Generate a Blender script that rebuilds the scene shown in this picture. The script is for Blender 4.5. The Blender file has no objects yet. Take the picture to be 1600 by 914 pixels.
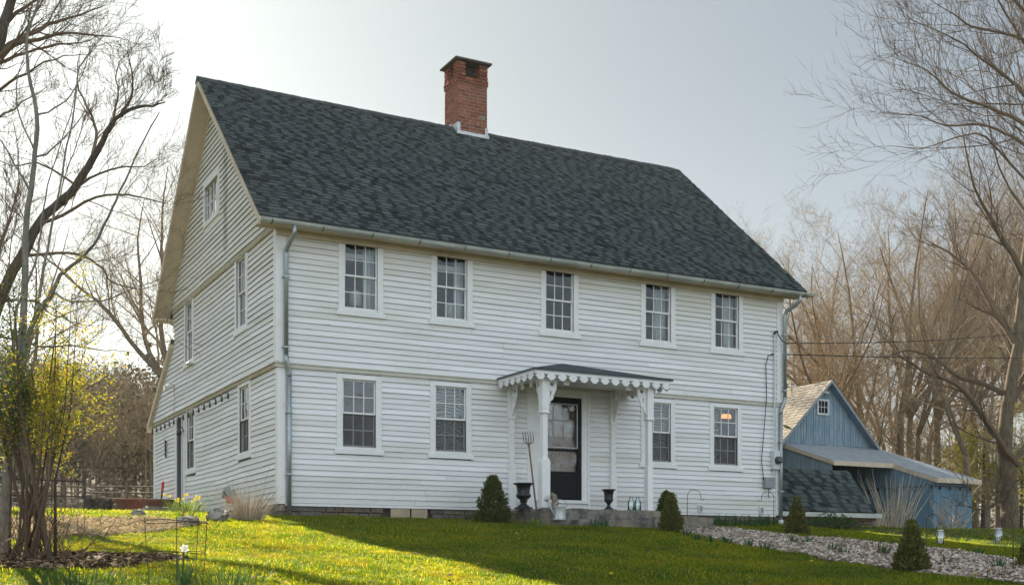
import bpy, bmesh, math, random
import numpy as np
from mathutils import Vector, Matrix, noise
R = math.radians
C = bpy.context.scene.collection
sc = bpy.context.scene

# ------------------------------------------------------------------ camera, sky, sun, exposure
F, HZ, YAW = 1840.0, 876.0, R(28.1)
CAM = Vector((-6.217, -20.487, -1.039))
cd = bpy.data.cameras.new('camera'); cam = bpy.data.objects.new('camera', cd); C.objects.link(cam)
cam.location = CAM; cam.rotation_euler = (R(90), 0, -YAW)
cd.sensor_width = 36; cd.lens = F/1600*36; cd.shift_y = (HZ-457)/1600; cd.clip_end = 2000; cd.clip_start = .05
sc.camera = cam
SUN_AZ, SUN_EL = 1.0, 25.0
HAZE = .00035
SKY_GAMMA, BACK_FILL, SKY_STR = .46, 3.35, .15
w = bpy.data.worlds.new('World'); sc.world = w; w.use_nodes = True
nt = w.node_tree; bg = nt.nodes['Background']
sky = nt.nodes.new('ShaderNodeTexSky'); sky.sky_type = 'NISHITA'; sky.sun_disc = False
sky.sun_elevation = R(SUN_EL); sky.sun_rotation = R(SUN_AZ)
sky.air_density = 1.0; sky.dust_density = 4.0; sky.ozone_density = 1.2; sky.altitude = 100
# clear sky's range compressed; brightness added opposite the sun to fill the shaded walls
sc1 = nt.nodes.new('ShaderNodeVectorMath'); sc1.operation = 'SCALE'; sc1.inputs['Scale'].default_value = .1
gm = nt.nodes.new('ShaderNodeGamma'); gm.inputs[1].default_value = SKY_GAMMA
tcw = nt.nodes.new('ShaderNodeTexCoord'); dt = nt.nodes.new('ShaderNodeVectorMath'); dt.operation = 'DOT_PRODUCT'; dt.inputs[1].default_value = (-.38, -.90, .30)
mrw = nt.nodes.new('ShaderNodeMapRange'); mrw.inputs[1].default_value = -.25; mrw.inputs[2].default_value = .75; mrw.inputs[3].default_value = 1; mrw.inputs[4].default_value = BACK_FILL; mrw.interpolation_type = 'SMOOTHSTEP'
sc2 = nt.nodes.new('ShaderNodeVectorMath'); sc2.operation = 'SCALE'
tn = nt.nodes.new('ShaderNodeVectorMath'); tn.operation = 'MULTIPLY'; tn.inputs[1].default_value = (1.23,1.41,1.52)
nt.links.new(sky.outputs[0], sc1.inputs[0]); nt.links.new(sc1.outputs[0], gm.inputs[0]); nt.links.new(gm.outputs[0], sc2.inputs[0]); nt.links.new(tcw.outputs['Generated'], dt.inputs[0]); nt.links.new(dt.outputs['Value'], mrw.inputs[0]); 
sx = nt.nodes.new('ShaderNodeSeparateXYZ'); nt.links.new(tcw.outputs['Generated'], sx.inputs[0]); hz_ = nt.nodes.new('ShaderNodeMapRange'); hz_.interpolation_type = 'SMOOTHSTEP'
hz_.inputs[1].default_value = 0; hz_.inputs[2].default_value = .42; hz_.inputs[3].default_value = 1.45; hz_.inputs[4].default_value = .93; nt.links.new(sx.outputs[2], hz_.inputs[0])
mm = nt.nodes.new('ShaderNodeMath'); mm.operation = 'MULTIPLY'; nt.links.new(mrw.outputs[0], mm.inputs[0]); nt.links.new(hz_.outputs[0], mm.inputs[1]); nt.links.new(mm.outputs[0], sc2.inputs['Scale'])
dsat = nt.nodes.new('ShaderNodeHueSaturation'); ms_ = nt.nodes.new('ShaderNodeMapRange'); ms_.inputs[1].default_value = -.3; ms_.inputs[2].default_value = .6; ms_.inputs[3].default_value = 1; ms_.inputs[4].default_value = .30
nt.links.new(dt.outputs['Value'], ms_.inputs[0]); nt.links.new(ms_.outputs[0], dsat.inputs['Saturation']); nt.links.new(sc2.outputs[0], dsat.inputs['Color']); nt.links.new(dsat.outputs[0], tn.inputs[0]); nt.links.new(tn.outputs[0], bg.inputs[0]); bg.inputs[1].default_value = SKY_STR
sd = bpy.data.lights.new('sun', 'SUN'); sd.energy = 5.0; sd.angle = R(.6); sd.color = (1, .90, .70)
sun = bpy.data.objects.new('sun', sd); C.objects.link(sun)
sdir = Vector((math.sin(R(SUN_AZ))*math.cos(R(SUN_EL)), math.cos(R(SUN_AZ))*math.cos(R(SUN_EL)), math.sin(R(SUN_EL))))
sun.rotation_euler = sdir.to_track_quat('Z', 'Y').to_euler(); sun.location = (0, 30, 30)
sc.view_settings.view_transform = 'Standard'; sc.view_settings.look = 'None'; sc.view_settings.exposure = 1.65

# ------------------------------------------------------------------ measuring helpers (photo ray -> world point at a real plane)
VV = Vector((math.sin(YAW), math.cos(YAW), 0)); RR = Vector((math.cos(YAW), -math.sin(YAW), 0))
def ray(px, py): return VV + RR*((px-800)/F) + Vector((0, 0, (HZ-py)/F))
def onY(px, py, y=0): d = ray(px, py); return CAM + d*((y-CAM.y)/d.y)
def onX(px, py, x=0): d = ray(px, py); return CAM + d*((x-CAM.x)/d.x)
def atD(px, py, t): return CAM + ray(px, py)*t
def sstep(a, b, x):
    t = min(1, max(0, (x-a)/(b-a))); return t*t*(3-2*t)
def gz(x, y):
    if y < 0: z = -.25 + .092*max(y, -12)
    else:
        k = sstep(2, 12, x); z = -.25 + (.043*(1-k)+.02*k)*min(y, 40)
    if y < -12: z -= .135*(min(-y, 22)-12)
    # wooded rise at the left rear
    d = math.hypot(x-CAM.x, y-CAM.y); az = math.degrees(math.atan2(x-CAM.x, y-CAM.y))
    if y > 20:
        k = 1-sstep(9, 21, az); k *= sstep(-60, -25, az)
        z += k*(18*sstep(50, 190, d))
        z += 2.0*sstep(60, 200, d)
    z += .025*noise.noise(Vector((x*.5, y*.5, 0))) + .05*noise.noise(Vector((x*.13, y*.13, 3)))*min(1, abs(y)/6)
    return z
def ground_at(px, py):
    d = ray(px, py); t = 6.0
    while t < 150:
        p = CAM+d*t
        if p.z <= gz(p.x, p.y): return Vector((p.x, p.y, gz(p.x, p.y)))
        t += .05
    return CAM+d*60
def dist(p): return (Vector(p)-CAM).dot(VV)

# ------------------------------------------------------------------ object helpers
class MB:
    def __init__(s): s.v = []; s.f = []; s.m = []
    def add(s, vs, fs, mi=0):
        o = len(s.v); s.v.extend([tuple(p) for p in vs]); s.f.extend([tuple(i+o for i in f) for f in fs]); s.m.extend([mi]*len(fs)); return s
    def box(s, a, b, mi=0, jit=0, rng=random):
        x0, y0, z0 = a; x1, y1, z1 = b
        vs = [(x0,y0,z0),(x1,y0,z0),(x1,y1,z0),(x0,y1,z0),(x0,y0,z1),(x1,y0,z1),(x1,y1,z1),(x0,y1,z1)]
        if jit: vs = [(p[0]+rng.uniform(-jit,jit), p[1]+rng.uniform(-jit,jit), p[2]+rng.uniform(-jit,jit)) for p in vs]
        return s.add(vs, [(0,3,2,1),(4,5,6,7),(0,1,5,4),(1,2,6,5),(2,3,7,6),(3,0,4,7)], mi)
    def tube(s, pts, rad, n=8, mi=0, cap=True):
        pts = [Vector(p) for p in pts]
        if not hasattr(rad, '__len__'): rad = [rad]*len(pts)
        prev = None; vs = []
        for i, p in enumerate(pts):
            d = (pts[min(i+1, len(pts)-1)]-pts[max(i-1, 0)])
            if d.length < 1e-9: d = Vector((0,0,1))
            d.normalize()
            if prev is None:
                u = d.orthogonal().normalized()
            else:
                u = prev - d*prev.dot(d)
                u = d.orthogonal().normalized() if u.length < 1e-6 else u.normalized()
            prev = u; q = d.cross(u)
            for k in range(n):
                a = 2*math.pi*k/n; vs.append(p+(u*math.cos(a)+q*math.sin(a))*rad[i])
        fs = [(i*n+k, i*n+(k+1)%n, (i+1)*n+(k+1)%n, (i+1)*n+k) for i in range(len(pts)-1) for k in range(n)]
        if cap: fs += [tuple(range(n-1, -1, -1)), tuple((len(pts)-1)*n+k for k in range(n))]
        return s.add(vs, fs, mi)
    def lathe(s, prof, c=(0,0,0), n=24, mi=0, mod=None):
        vs = []
        for r, z in prof:
            for k in range(n):
                a = 2*math.pi*k/n; rr = r*(mod(a, z) if mod else 1)
                vs.append((c[0]+rr*math.cos(a), c[1]+rr*math.sin(a), c[2]+z))
        fs = [(i*n+k, i*n+(k+1)%n, (i+1)*n+(k+1)%n, (i+1)*n+k) for i in range(len(prof)-1) for k in range(n)]
        fs += [tuple(range(n-1,-1,-1)), tuple((len(prof)-1)*n+k for k in range(n))]
        return s.add(vs, fs, mi)
    def prism(s, poly, f0, f1, mi=0):
        # poly: 2D list, f0/f1: functions mapping (a,b) to 3D for the two faces
        n = len(poly); vs = [f0(*p) for p in poly]+[f1(*p) for p in poly]
        fs = [tuple(range(n-1,-1,-1)), tuple(range(n, 2*n))]+[(i, (i+1)%n, n+(i+1)%n, n+i) for i in range(n)]
        return s.add(vs, fs, mi)
    def build(s, name, mats, parent=None, smooth=False, bevel=0, loc=None):
        me = bpy.data.meshes.new(name); me.from_pydata(s.v, [], s.f); me.update()
        if not isinstance(mats, (list, tuple)): mats = [mats]
        for m in mats: me.materials.append(m)
        if len(mats) > 1: me.polygons.foreach_set('material_index', s.m)
        if smooth: me.polygons.foreach_set('use_smooth', [True]*len(me.polygons))
        o = bpy.data.objects.new(name, me); C.objects.link(o)
        if parent: o.parent = parent
        if loc: o.location = loc
        if bevel:
            b = o.modifiers.new('bevel', 'BEVEL'); b.width = bevel; b.segments = 2; b.limit_method = 'ANGLE'; b.angle_limit = R(40)
        return o
def tag(o, label=None, cat=None, group=None, kind=None):
    if label: o['label'] = label
    if cat: o['category'] = cat
    if group: o['group'] = group
    if kind: o['kind'] = kind
    return o
def empty(name, loc=(0,0,0), rz=0, **k):
    o = bpy.data.objects.new(name, None); C.objects.link(o); o.location = loc; o.rotation_euler = (0,0,rz); o.empty_display_size = .2
    return tag(o, **k)
def copy_tree(o, parent=None):
    c = o.copy(); C.objects.link(c)
    if parent: c.parent = parent
    for ch in [q for q in bpy.data.objects if q.parent == o]: copy_tree(ch, c)
    return c

# ------------------------------------------------------------------ materials
def mat(name, col, rough=.7, metal=0, spec=.3, var=None, scale=5, col2=None, fac=(.35,.65), bump=0, bscale=40, island=0, stretch=None, col3=None, trans=0, transcol=None, detail=4, pos=False):
    m = bpy.data.materials.new(name); m.use_nodes = True; t = m.node_tree; N = t.nodes; L = t.links
    b = N['Principled BSDF']; b.inputs['Roughness'].default_value = rough; b.inputs['Metallic'].default_value = metal
    b.inputs['Specular IOR Level'].default_value = spec
    b.inputs['Base Color'].default_value = (*col, 1)
    tc = N.new('ShaderNodeTexCoord'); src = tc.outputs['Object']
    if pos: g = N.new('ShaderNodeNewGeometry'); src = g.outputs['Position']
    if stretch:
        mp = N.new('ShaderNodeMapping'); mp.inputs['Scale'].default_value = stretch; L.new(src, mp.inputs[0]); src = mp.outputs[0]
    out = None
    if col2:
        nz = N.new('ShaderNodeTexNoise'); nz.inputs['Scale'].default_value = scale; nz.inputs['Detail'].default_value = detail; nz.inputs['Roughness'].default_value = .62
        L.new(src, nz.inputs[0])
        r = N.new('ShaderNodeValToRGB'); r.color_ramp.elements[0].position = fac[0]; r.color_ramp.elements[1].position = fac[1]
        r.color_ramp.elements[0].color = (*col, 1); r.color_ramp.elements[1].color = (*col2, 1)
        L.new(nz.outputs[0], r.inputs[0]); out = r.outputs[0]
        if col3:
            n2 = N.new('ShaderNodeTexNoise'); n2.inputs['Scale'].default_value = scale*.31; n2.inputs['Detail'].default_value = 6; L.new(src, n2.inputs[0])
            r2 = N.new('ShaderNodeValToRGB'); r2.color_ramp.elements[0].position = .5; r2.color_ramp.elements[1].position = .68
            L.new(n2.outputs[0], r2.inputs[0])
            mx = N.new('ShaderNodeMix'); mx.data_type = 'RGBA'; L.new(r2.outputs[0], mx.inputs[0]); L.new(out, mx.inputs[6]); mx.inputs[7].default_value = (*col3, 1); out = mx.outputs[2]
    if island:
        g = N.new('ShaderNodeNewGeometry'); mr = N.new('ShaderNodeMapRange'); mr.inputs[3].default_value = 1-island; mr.inputs[4].default_value = 1+island
        L.new(g.outputs['Random Per Island'], mr.inputs[0])
        hs = N.new('ShaderNodeHueSaturation'); L.new(mr.outputs[0], hs.inputs['Value'])
        if out: L.new(out, hs.inputs['Color'])
        else: hs.inputs['Color'].default_value = (*col, 1)
        out = hs.outputs[0]
    if out: L.new(out, b.inputs['Base Color'])
    if bump:
        n3 = N.new('ShaderNodeTexNoise'); n3.inputs['Scale'].default_value = bscale; n3.inputs['Detail'].default_value = 5; L.new(src, n3.inputs[0])
        bp = N.new('ShaderNodeBump'); bp.inputs['Strength'].default_value = bump; bp.inputs['Distance'].default_value = .02; L.new(n3.outputs[0], bp.inputs['Height']); L.new(bp.outputs[0], b.inputs['Normal'])
    if trans:
        tr = N.new('ShaderNodeBsdfTranslucent'); tr.inputs[0].default_value = (*(transcol or col), 1)
        if out and not transcol: L.new(out, tr.inputs[0])
        ms = N.new('ShaderNodeMixShader'); ms.inputs[0].default_value = trans; L.new(b.outputs[0], ms.inputs[1]); L.new(tr.outputs[0], ms.inputs[2]); L.new(ms.outputs[0], N['Material Output'].inputs[0])
    m['out'] = 1
    return m
def ramp_island(name, cols, rough=.85, trans=0, bump=0, spec=.2, mixn=None):
    """colour chosen per loose piece from a list"""
    m = bpy.data.materials.new(name); m.use_nodes = True; t = m.node_tree; N = t.nodes; L = t.links
    b = N['Principled BSDF']; b.inputs['Roughness'].default_value = rough; b.inputs['Specular IOR Level'].default_value = spec
    g = N.new('ShaderNodeNewGeometry'); r = N.new('ShaderNodeValToRGB'); r.color_ramp.interpolation = 'LINEAR'
    els = r.color_ramp.elements
    while len(els) < len(cols): els.new(.5)
    for i, c in enumerate(cols): els[i].position = i/(len(cols)-1); els[i].color = (*c, 1)
    L.new(g.outputs['Random Per Island'], r.inputs[0]); out = r.outputs[0]
    if mixn:
        sc_, dark, amt = mixn
        tc = N.new('ShaderNodeTexCoord'); nz = N.new('ShaderNodeTexNoise'); nz.inputs['Scale'].default_value = sc_; nz.inputs['Detail'].default_value = 6; L.new(tc.outputs['Object'], nz.inputs[0])
        mr = N.new('ShaderNodeMapRange'); mr.inputs[1].default_value = .3; mr.inputs[2].default_value = .7; mr.inputs[4].default_value = amt; L.new(nz.outputs[0], mr.inputs[0])
        mx = N.new('ShaderNodeMix'); mx.data_type = 'RGBA'; L.new(mr.outputs[0], mx.inputs[0]); L.new(out, mx.inputs[6]); mx.inputs[7].default_value = (*dark, 1); out = mx.outputs[2]
    L.new(out, b.inputs['Base Color'])
    if bump:
        tc = N.new('ShaderNodeTexCoord'); n3 = N.new('ShaderNodeTexNoise'); n3.inputs['Scale'].default_value = 30; n3.inputs['Detail'].default_value = 6; L.new(tc.outputs['Object'], n3.inputs[0])
        bp = N.new('ShaderNodeBump'); bp.inputs['Strength'].default_value = bump; bp.inputs['Distance'].default_value = .02; L.new(n3.outputs[0], bp.inputs['Height']); L.new(bp.outputs[0], b.inputs['Normal'])
    if trans:
        tr = N.new('ShaderNodeBsdfTranslucent'); L.new(out, tr.inputs[0])
        ms = N.new('ShaderNodeMixShader'); ms.inputs[0].default_value = trans; L.new(b.outputs[0], ms.inputs[1]); L.new(tr.outputs[0], ms.inputs[2]); L.new(ms.outputs[0], N['Material Output'].inputs[0])
    return m
def glass_mat(name, refl=1.0, tint=(.9,.93,.93), wob=.15):
    m = bpy.data.materials.new(name); m.use_nodes = True; t = m.node_tree; N = t.nodes; L = t.links
    N.remove(N['Principled BSDF'])
    gl = N.new('ShaderNodeBsdfGlossy'); gl.inputs['Roughness'].default_value = .015; gl.inputs[0].default_value = (.95,.97,1,1)
    tr = N.new('ShaderNodeBsdfTransparent'); tr.inputs[0].default_value = (*tint, 1)
    fr = N.new('ShaderNodeFresnel'); fr.inputs[0].default_value = 1.5
    tc = N.new('ShaderNodeTexCoord'); nz = N.new('ShaderNodeTexNoise'); nz.inputs['Scale'].default_value = 3.5; nz.inputs['Detail'].default_value = 1; L.new(tc.outputs['Object'], nz.inputs[0])
    bp = N.new('ShaderNodeBump'); bp.inputs['Strength'].default_value = wob; bp.inputs['Distance'].default_value = .02; L.new(nz.outputs[0], bp.inputs['Height']); L.new(bp.outputs[0], gl.inputs['Normal'])
    mu = N.new('ShaderNodeMath'); mu.operation = 'MULTIPLY_ADD'; mu.inputs[1].default_value = 1.8*refl; mu.inputs[2].default_value = .10*refl; mu.use_clamp = True; L.new(fr.outputs[0], mu.inputs[0])
    ms = N.new('ShaderNodeMixShader'); L.new(mu.outputs[0], ms.inputs[0]); L.new(tr.outputs[0], ms.inputs[1]); L.new(gl.outputs[0], ms.inputs[2]); L.new(ms.outputs[0], N['Material Output'].inputs[0])
    return m
M = {}
def weather_and_eave_light(m):
    # old paint: small flaked spots down to grey wood, and splash dirt with a green cast above the ground
    N = m.node_tree.nodes; L = m.node_tree.links; b = N['Principled BSDF']; old = b.inputs['Base Color'].links[0].from_socket
    tc = N.new('ShaderNodeTexCoord'); mp = N.new('ShaderNodeMapping'); mp.inputs['Scale'].default_value = (1,1,3.5); L.new(tc.outputs['Object'], mp.inputs[0])
    n1 = N.new('ShaderNodeTexNoise'); n1.inputs['Scale'].default_value = 9; n1.inputs['Detail'].default_value = 8; n1.inputs['Roughness'].default_value = .7; L.new(mp.outputs[0], n1.inputs[0])
    n0 = N.new('ShaderNodeTexNoise'); n0.inputs['Scale'].default_value = .7; n0.inputs['Detail'].default_value = 3; L.new(tc.outputs['Object'], n0.inputs[0])
    ad = N.new('ShaderNodeMath'); ad.operation = 'MULTIPLY_ADD'; ad.inputs[1].default_value = .35; L.new(n0.outputs[0], ad.inputs[0]); L.new(n1.outputs[0], ad.inputs[2])
    mr = N.new('ShaderNodeMapRange'); mr.inputs[1].default_value = .84; mr.inputs[2].default_value = .89; mr.inputs[4].default_value = .75; L.new(ad.outputs[0], mr.inputs[0])
    mx = N.new('ShaderNodeMix'); mx.data_type = 'RGBA'; L.new(mr.outputs[0], mx.inputs[0]); L.new(old, mx.inputs[6]); mx.inputs[7].default_value = (.36,.32,.27,1)
    sx = N.new('ShaderNodeSeparateXYZ'); L.new(tc.outputs['Object'], sx.inputs[0]); m2 = N.new('ShaderNodeMapRange'); m2.inputs[1].default_value = .75; m2.inputs[2].default_value = -.05; m2.inputs[4].default_value = .75; L.new(sx.outputs[2], m2.inputs[0])
    mu = N.new('ShaderNodeMath'); mu.operation = 'MULTIPLY'; L.new(m2.outputs[0], mu.inputs[0]); L.new(n1.outputs[0], mu.inputs[1])
    my = N.new('ShaderNodeMix'); my.data_type = 'RGBA'; L.new(mu.outputs[0], my.inputs[0]); L.new(mx.outputs[2], my.inputs[6]); my.inputs[7].default_value = (.42,.41,.33,1); 
    m3 = N.new('ShaderNodeMapRange'); m3.inputs[1].default_value = 3.9; m3.inputs[2].default_value = 4.9; m3.inputs[4].default_value = .8; L.new(sx.outputs[2], m3.inputs[0]); m4 = N.new('ShaderNodeMath'); m4.operation = 'MULTIPLY'; L.new(m3.outputs[0], m4.inputs[0]); L.new(n0.outputs[0], m4.inputs[1])  # yellowing under the eaves: part stain, part warm reflected light put into the colour
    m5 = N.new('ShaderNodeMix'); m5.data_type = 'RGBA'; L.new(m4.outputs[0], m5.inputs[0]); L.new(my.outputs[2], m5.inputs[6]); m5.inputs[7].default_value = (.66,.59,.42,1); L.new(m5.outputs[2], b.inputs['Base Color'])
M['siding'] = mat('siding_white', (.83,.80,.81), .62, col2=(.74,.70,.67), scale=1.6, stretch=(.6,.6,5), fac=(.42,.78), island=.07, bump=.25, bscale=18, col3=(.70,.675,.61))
weather_and_eave_light(M['siding'])
M['sidegap_shade'] = mat('siding_edge_shade', (.07,.06,.05), .9)  # shadow line and gap under each board, put into a near-black underside
M['trim'] = mat('trim_white', (.82,.79,.78), .55, col2=(.70,.66,.61), scale=5, fac=(.5,.8), bump=.08, bscale=30)
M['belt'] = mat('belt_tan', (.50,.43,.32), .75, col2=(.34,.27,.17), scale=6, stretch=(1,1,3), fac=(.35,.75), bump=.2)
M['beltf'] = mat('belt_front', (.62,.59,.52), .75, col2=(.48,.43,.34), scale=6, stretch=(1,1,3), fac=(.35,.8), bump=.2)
M['soffit'] = mat('soffit_tan', (.66,.54,.42), .8, col2=(.48,.37,.27), scale=2.2, fac=(.45,.8), bump=.2, detail=7)
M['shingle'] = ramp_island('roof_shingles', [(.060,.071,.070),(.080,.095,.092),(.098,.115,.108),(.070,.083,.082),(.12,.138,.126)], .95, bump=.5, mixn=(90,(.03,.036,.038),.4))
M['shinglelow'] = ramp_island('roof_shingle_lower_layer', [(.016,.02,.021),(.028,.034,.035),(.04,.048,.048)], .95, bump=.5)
M['ridgecap'] = mat('ridge_cap', (.05,.055,.055), .95, col2=(.09,.09,.085), scale=30, bump=.4)
M['brick'] = ramp_island('chimney_brick', [(.24,.07,.04),(.36,.105,.052),(.42,.15,.08),(.19,.06,.038),(.39,.12,.06)], .9, bump=.5, mixn=(14,(.10,.05,.04),.45))
M['mortar'] = mat('mortar', (.33,.28,.23), .95, col2=(.2,.17,.14), scale=12)
M['flash'] = mat('flashing_metal', (.62,.62,.63), .45, .4, col2=(.45,.45,.46), scale=9)
M['darkmetal'] = mat('dark_metal', (.05,.045,.04), .6, .4, col2=(.12,.08,.05), scale=14)
M['capstone'] = mat('chimney_cap_slab', (.07,.065,.06), .85, col2=(.14,.12,.10), scale=10)
M['galv'] = mat('galvanized', (.42,.45,.46), .42, .65, col2=(.30,.33,.34), scale=7, stretch=(3,3,1), fac=(.3,.7))
M['gutter'] = mat('gutter_cream', (.52,.52,.47), .45, .3, col2=(.36,.37,.34), scale=4, stretch=(.6,2,2))
M['gutterlow'] = mat('gutter_grey', (.20,.22,.21), .5, .3)
M['stone'] = ramp_island('foundation_stone', [(.12,.10,.08),(.24,.18,.13),(.16,.145,.13),(.32,.26,.20),(.13,.125,.12),(.20,.13,.09)], .95, bump=.9, mixn=(9,(.06,.055,.045),.5))
M['stonedark'] = mat('stone_joint', (.05,.042,.035), 1)
M['slab'] = mat('step_stone', (.24,.215,.185), .95, col2=(.085,.08,.075), scale=5, bump=1, bscale=12, fac=(.38,.62), detail=9, col3=(.30,.24,.17))
M['rock'] = mat('field_stone', (.36,.32,.26), .95, col2=(.20,.17,.14), scale=5, bump=.8, bscale=10)
M['iron'] = mat('black_cast_iron', (.012,.012,.013), .38, .1, spec=.6, bump=.25, bscale=50)
M['black'] = mat('black_paint', (.006,.007,.009), .5, spec=.15)
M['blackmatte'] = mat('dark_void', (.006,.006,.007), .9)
M['glass'] = glass_mat('window_glass', .28, wob=.35)
M['glasslow'] = glass_mat('ground_floor_glass', .5, (.82,.86,.86), .5)
M['screen'] = None
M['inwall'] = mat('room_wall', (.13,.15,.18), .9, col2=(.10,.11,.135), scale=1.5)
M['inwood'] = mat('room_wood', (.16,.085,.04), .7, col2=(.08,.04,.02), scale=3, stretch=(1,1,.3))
M['curtain'] = mat('white_curtain', (.75,.77,.78), .9, trans=.35)
M['blind'] = mat('blind_white', (.72,.74,.74), .9, trans=.3)
M['shade'] = mat('lamp_shade', (.80,.76,.70), .85, trans=.3)
M['pinkbase'] = mat('lamp_base_pink', (.62,.34,.26), .5)
M['barn'] = None
M['wood'] = mat('grey_wood', (.28,.22,.16), .9, col2=(.16,.12,.09), scale=8, stretch=(4,4,.5))
M['handle'] = mat('fork_handle', (.16,.10,.07), .7, col2=(.24,.17,.12), scale=10)
M['steel'] = mat('old_steel', (.14,.13,.12), .5, .6)
M['terracotta'] = mat('terracotta', (.22,.075,.045), .8, col2=(.16,.06,.04), scale=6)
M['red'] = mat('red_plastic', (.55,.03,.02), .4)
M['greyplastic'] = mat('grey_plastic', (.30,.31,.32), .55, col2=(.24,.25,.26), scale=5)
M['whiteplastic'] = mat('white_plastic', (.66,.65,.60), .5)
M['cable'] = mat('cable_black', (.015,.015,.017), .6)
M['pipepaint'] = mat('pipe_painted', (.62,.63,.63), .6)
# insect screen: fine dark mesh, lets part of the light through
def screen_mat():
    m = bpy.data.materials.new('insect_screen'); m.use_nodes = True; N = m.node_tree.nodes; L = m.node_tree.links
    b = N['Principled BSDF']; b.inputs['Base Color'].default_value = (.035,.035,.038,1); b.inputs['Roughness'].default_value = .8
    tr = N.new('ShaderNodeBsdfTransparent'); ms = N.new('ShaderNodeMixShader'); ms.inputs[0].default_value = .42
    L.new(tr.outputs[0], ms.inputs[1]); L.new(b.outputs[0], ms.inputs[2]); L.new(ms.outputs[0], N['Material Output'].inputs[0]); return m
M['screen'] = screen_mat()
def barn_mat(name, lo, hi, worn, amt):
    m = bpy.data.materials.new(name); m.use_nodes = True; t = m.node_tree; N = t.nodes; L = t.links; b = N['Principled BSDF']; b.inputs['Roughness'].default_value = .85
    g = N.new('ShaderNodeNewGeometry'); r = N.new('ShaderNodeValToRGB'); r.color_ramp.elements[0].color = (*lo,1); r.color_ramp.elements[1].color = (*hi,1)
    L.new(g.outputs['Random Per Island'], r.inputs[0])
    tc = N.new('ShaderNodeTexCoord'); mp = N.new('ShaderNodeMapping'); mp.inputs['Scale'].default_value = (9,9,.7); L.new(tc.outputs['Object'], mp.inputs[0])
    nz = N.new('ShaderNodeTexNoise'); nz.inputs['Scale'].default_value = 1.6; nz.inputs['Detail'].default_value = 7; nz.inputs['Roughness'].default_value = .7; L.new(mp.outputs[0], nz.inputs[0])
    mr = N.new('ShaderNodeMapRange'); mr.inputs[1].default_value = .40; mr.inputs[2].default_value = .66; mr.inputs[4].default_value = amt; L.new(nz.outputs[0], mr.inputs[0])
    mx = N.new('ShaderNodeMix'); mx.data_type = 'RGBA'; L.new(mr.outputs[0], mx.inputs[0]); L.new(r.outputs[0], mx.inputs[6]); mx.inputs[7].default_value = (*worn,1); L.new(mx.outputs[2], b.inputs['Base Color'])
    return m
M['barn'] = barn_mat('barn_blue_boards', (.11,.20,.285), (.17,.27,.36), (.36,.39,.39), .9)
M['barnflat'] = barn_mat('barn_blue_doors', (.095,.19,.275), (.115,.215,.30), (.20,.29,.35), .7)
M['barnroof'] = ramp_island('barn_old_shingles', [(.34,.285,.225),(.40,.345,.28),(.28,.235,.19),(.37,.325,.27)], .95, bump=.5)
M['shedroof'] = mat('shed_roof', (.27,.28,.30), .85, col2=(.36,.37,.38), scale=4, stretch=(1,.4,1), bump=.3)
M['bark'] = mat('bark', (.11,.085,.062), .95, col2=(.05,.04,.03), scale=7, stretch=(3,3,.8), bump=.8, bscale=14)
M['barkl'] = mat('bark_tan', (.20,.145,.095), .95, col2=(.10,.075,.05), scale=5, stretch=(3,3,.8), bump=.4)
M['barkgrey'] = mat('bark_pale_grey', (.25,.225,.19), .9, col2=(.16,.14,.115), scale=9, stretch=(2,2,.8), bump=.3)
M['twig'] = mat('twigs', (.15,.10,.065), .9, island=.3)
M['twigtan'] = mat('twigs_tan', (.31,.22,.13), .9, island=.35)
M['straw'] = ramp_island('dry_straw', [(.42,.31,.17),(.55,.43,.26),(.34,.24,.13),(.62,.52,.35)], .9, trans=.3)
M['drystalk'] = ramp_island('dry_stalks', [(.42,.34,.25),(.66,.57,.45),(.27,.20,.14),(.55,.46,.34)], .9)
M['conifer'] = ramp_island('conifer_needles', [(.03,.05,.016),(.07,.095,.022),(.19,.20,.05),(.045,.07,.02)], .8, trans=.25)
M['conifery'] = ramp_island('conifer_needles_bronze', [(.05,.06,.018),(.14,.145,.035),(.26,.23,.07),(.07,.08,.025)], .8, trans=.25)
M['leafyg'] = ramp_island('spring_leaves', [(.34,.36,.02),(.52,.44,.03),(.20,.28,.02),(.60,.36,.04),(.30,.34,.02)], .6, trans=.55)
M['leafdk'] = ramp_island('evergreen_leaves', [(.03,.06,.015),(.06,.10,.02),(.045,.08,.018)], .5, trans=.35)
M['bulbleaf'] = ramp_island('bulb_leaves', [(.04,.09,.03),(.07,.14,.04),(.05,.11,.05)], .5, trans=.4)
M['hosta'] = ramp_island('hosta_leaves', [(.16,.24,.04),(.30,.36,.08),(.10,.18,.03)], .5, trans=.4)
M['yellow'] = mat('yellow_petals', (.85,.65,.03), .6, trans=.4)
M['petal'] = mat('white_petals', (.85,.85,.78), .6, trans=.5)
M['farleaf'] = ramp_island('far_foliage', [(.09,.075,.04),(.13,.095,.055),(.06,.07,.032),(.15,.115,.065)], .95, trans=.3)
M['fargreen'] = ramp_island('far_pine', [(.035,.06,.03),(.05,.075,.035),(.07,.09,.04)], .95, trans=.2)
M['budleaf'] = ramp_island('golden_buds', [(.55,.38,.10),(.62,.48,.16),(.45,.30,.08)], .8, trans=.5)

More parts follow.
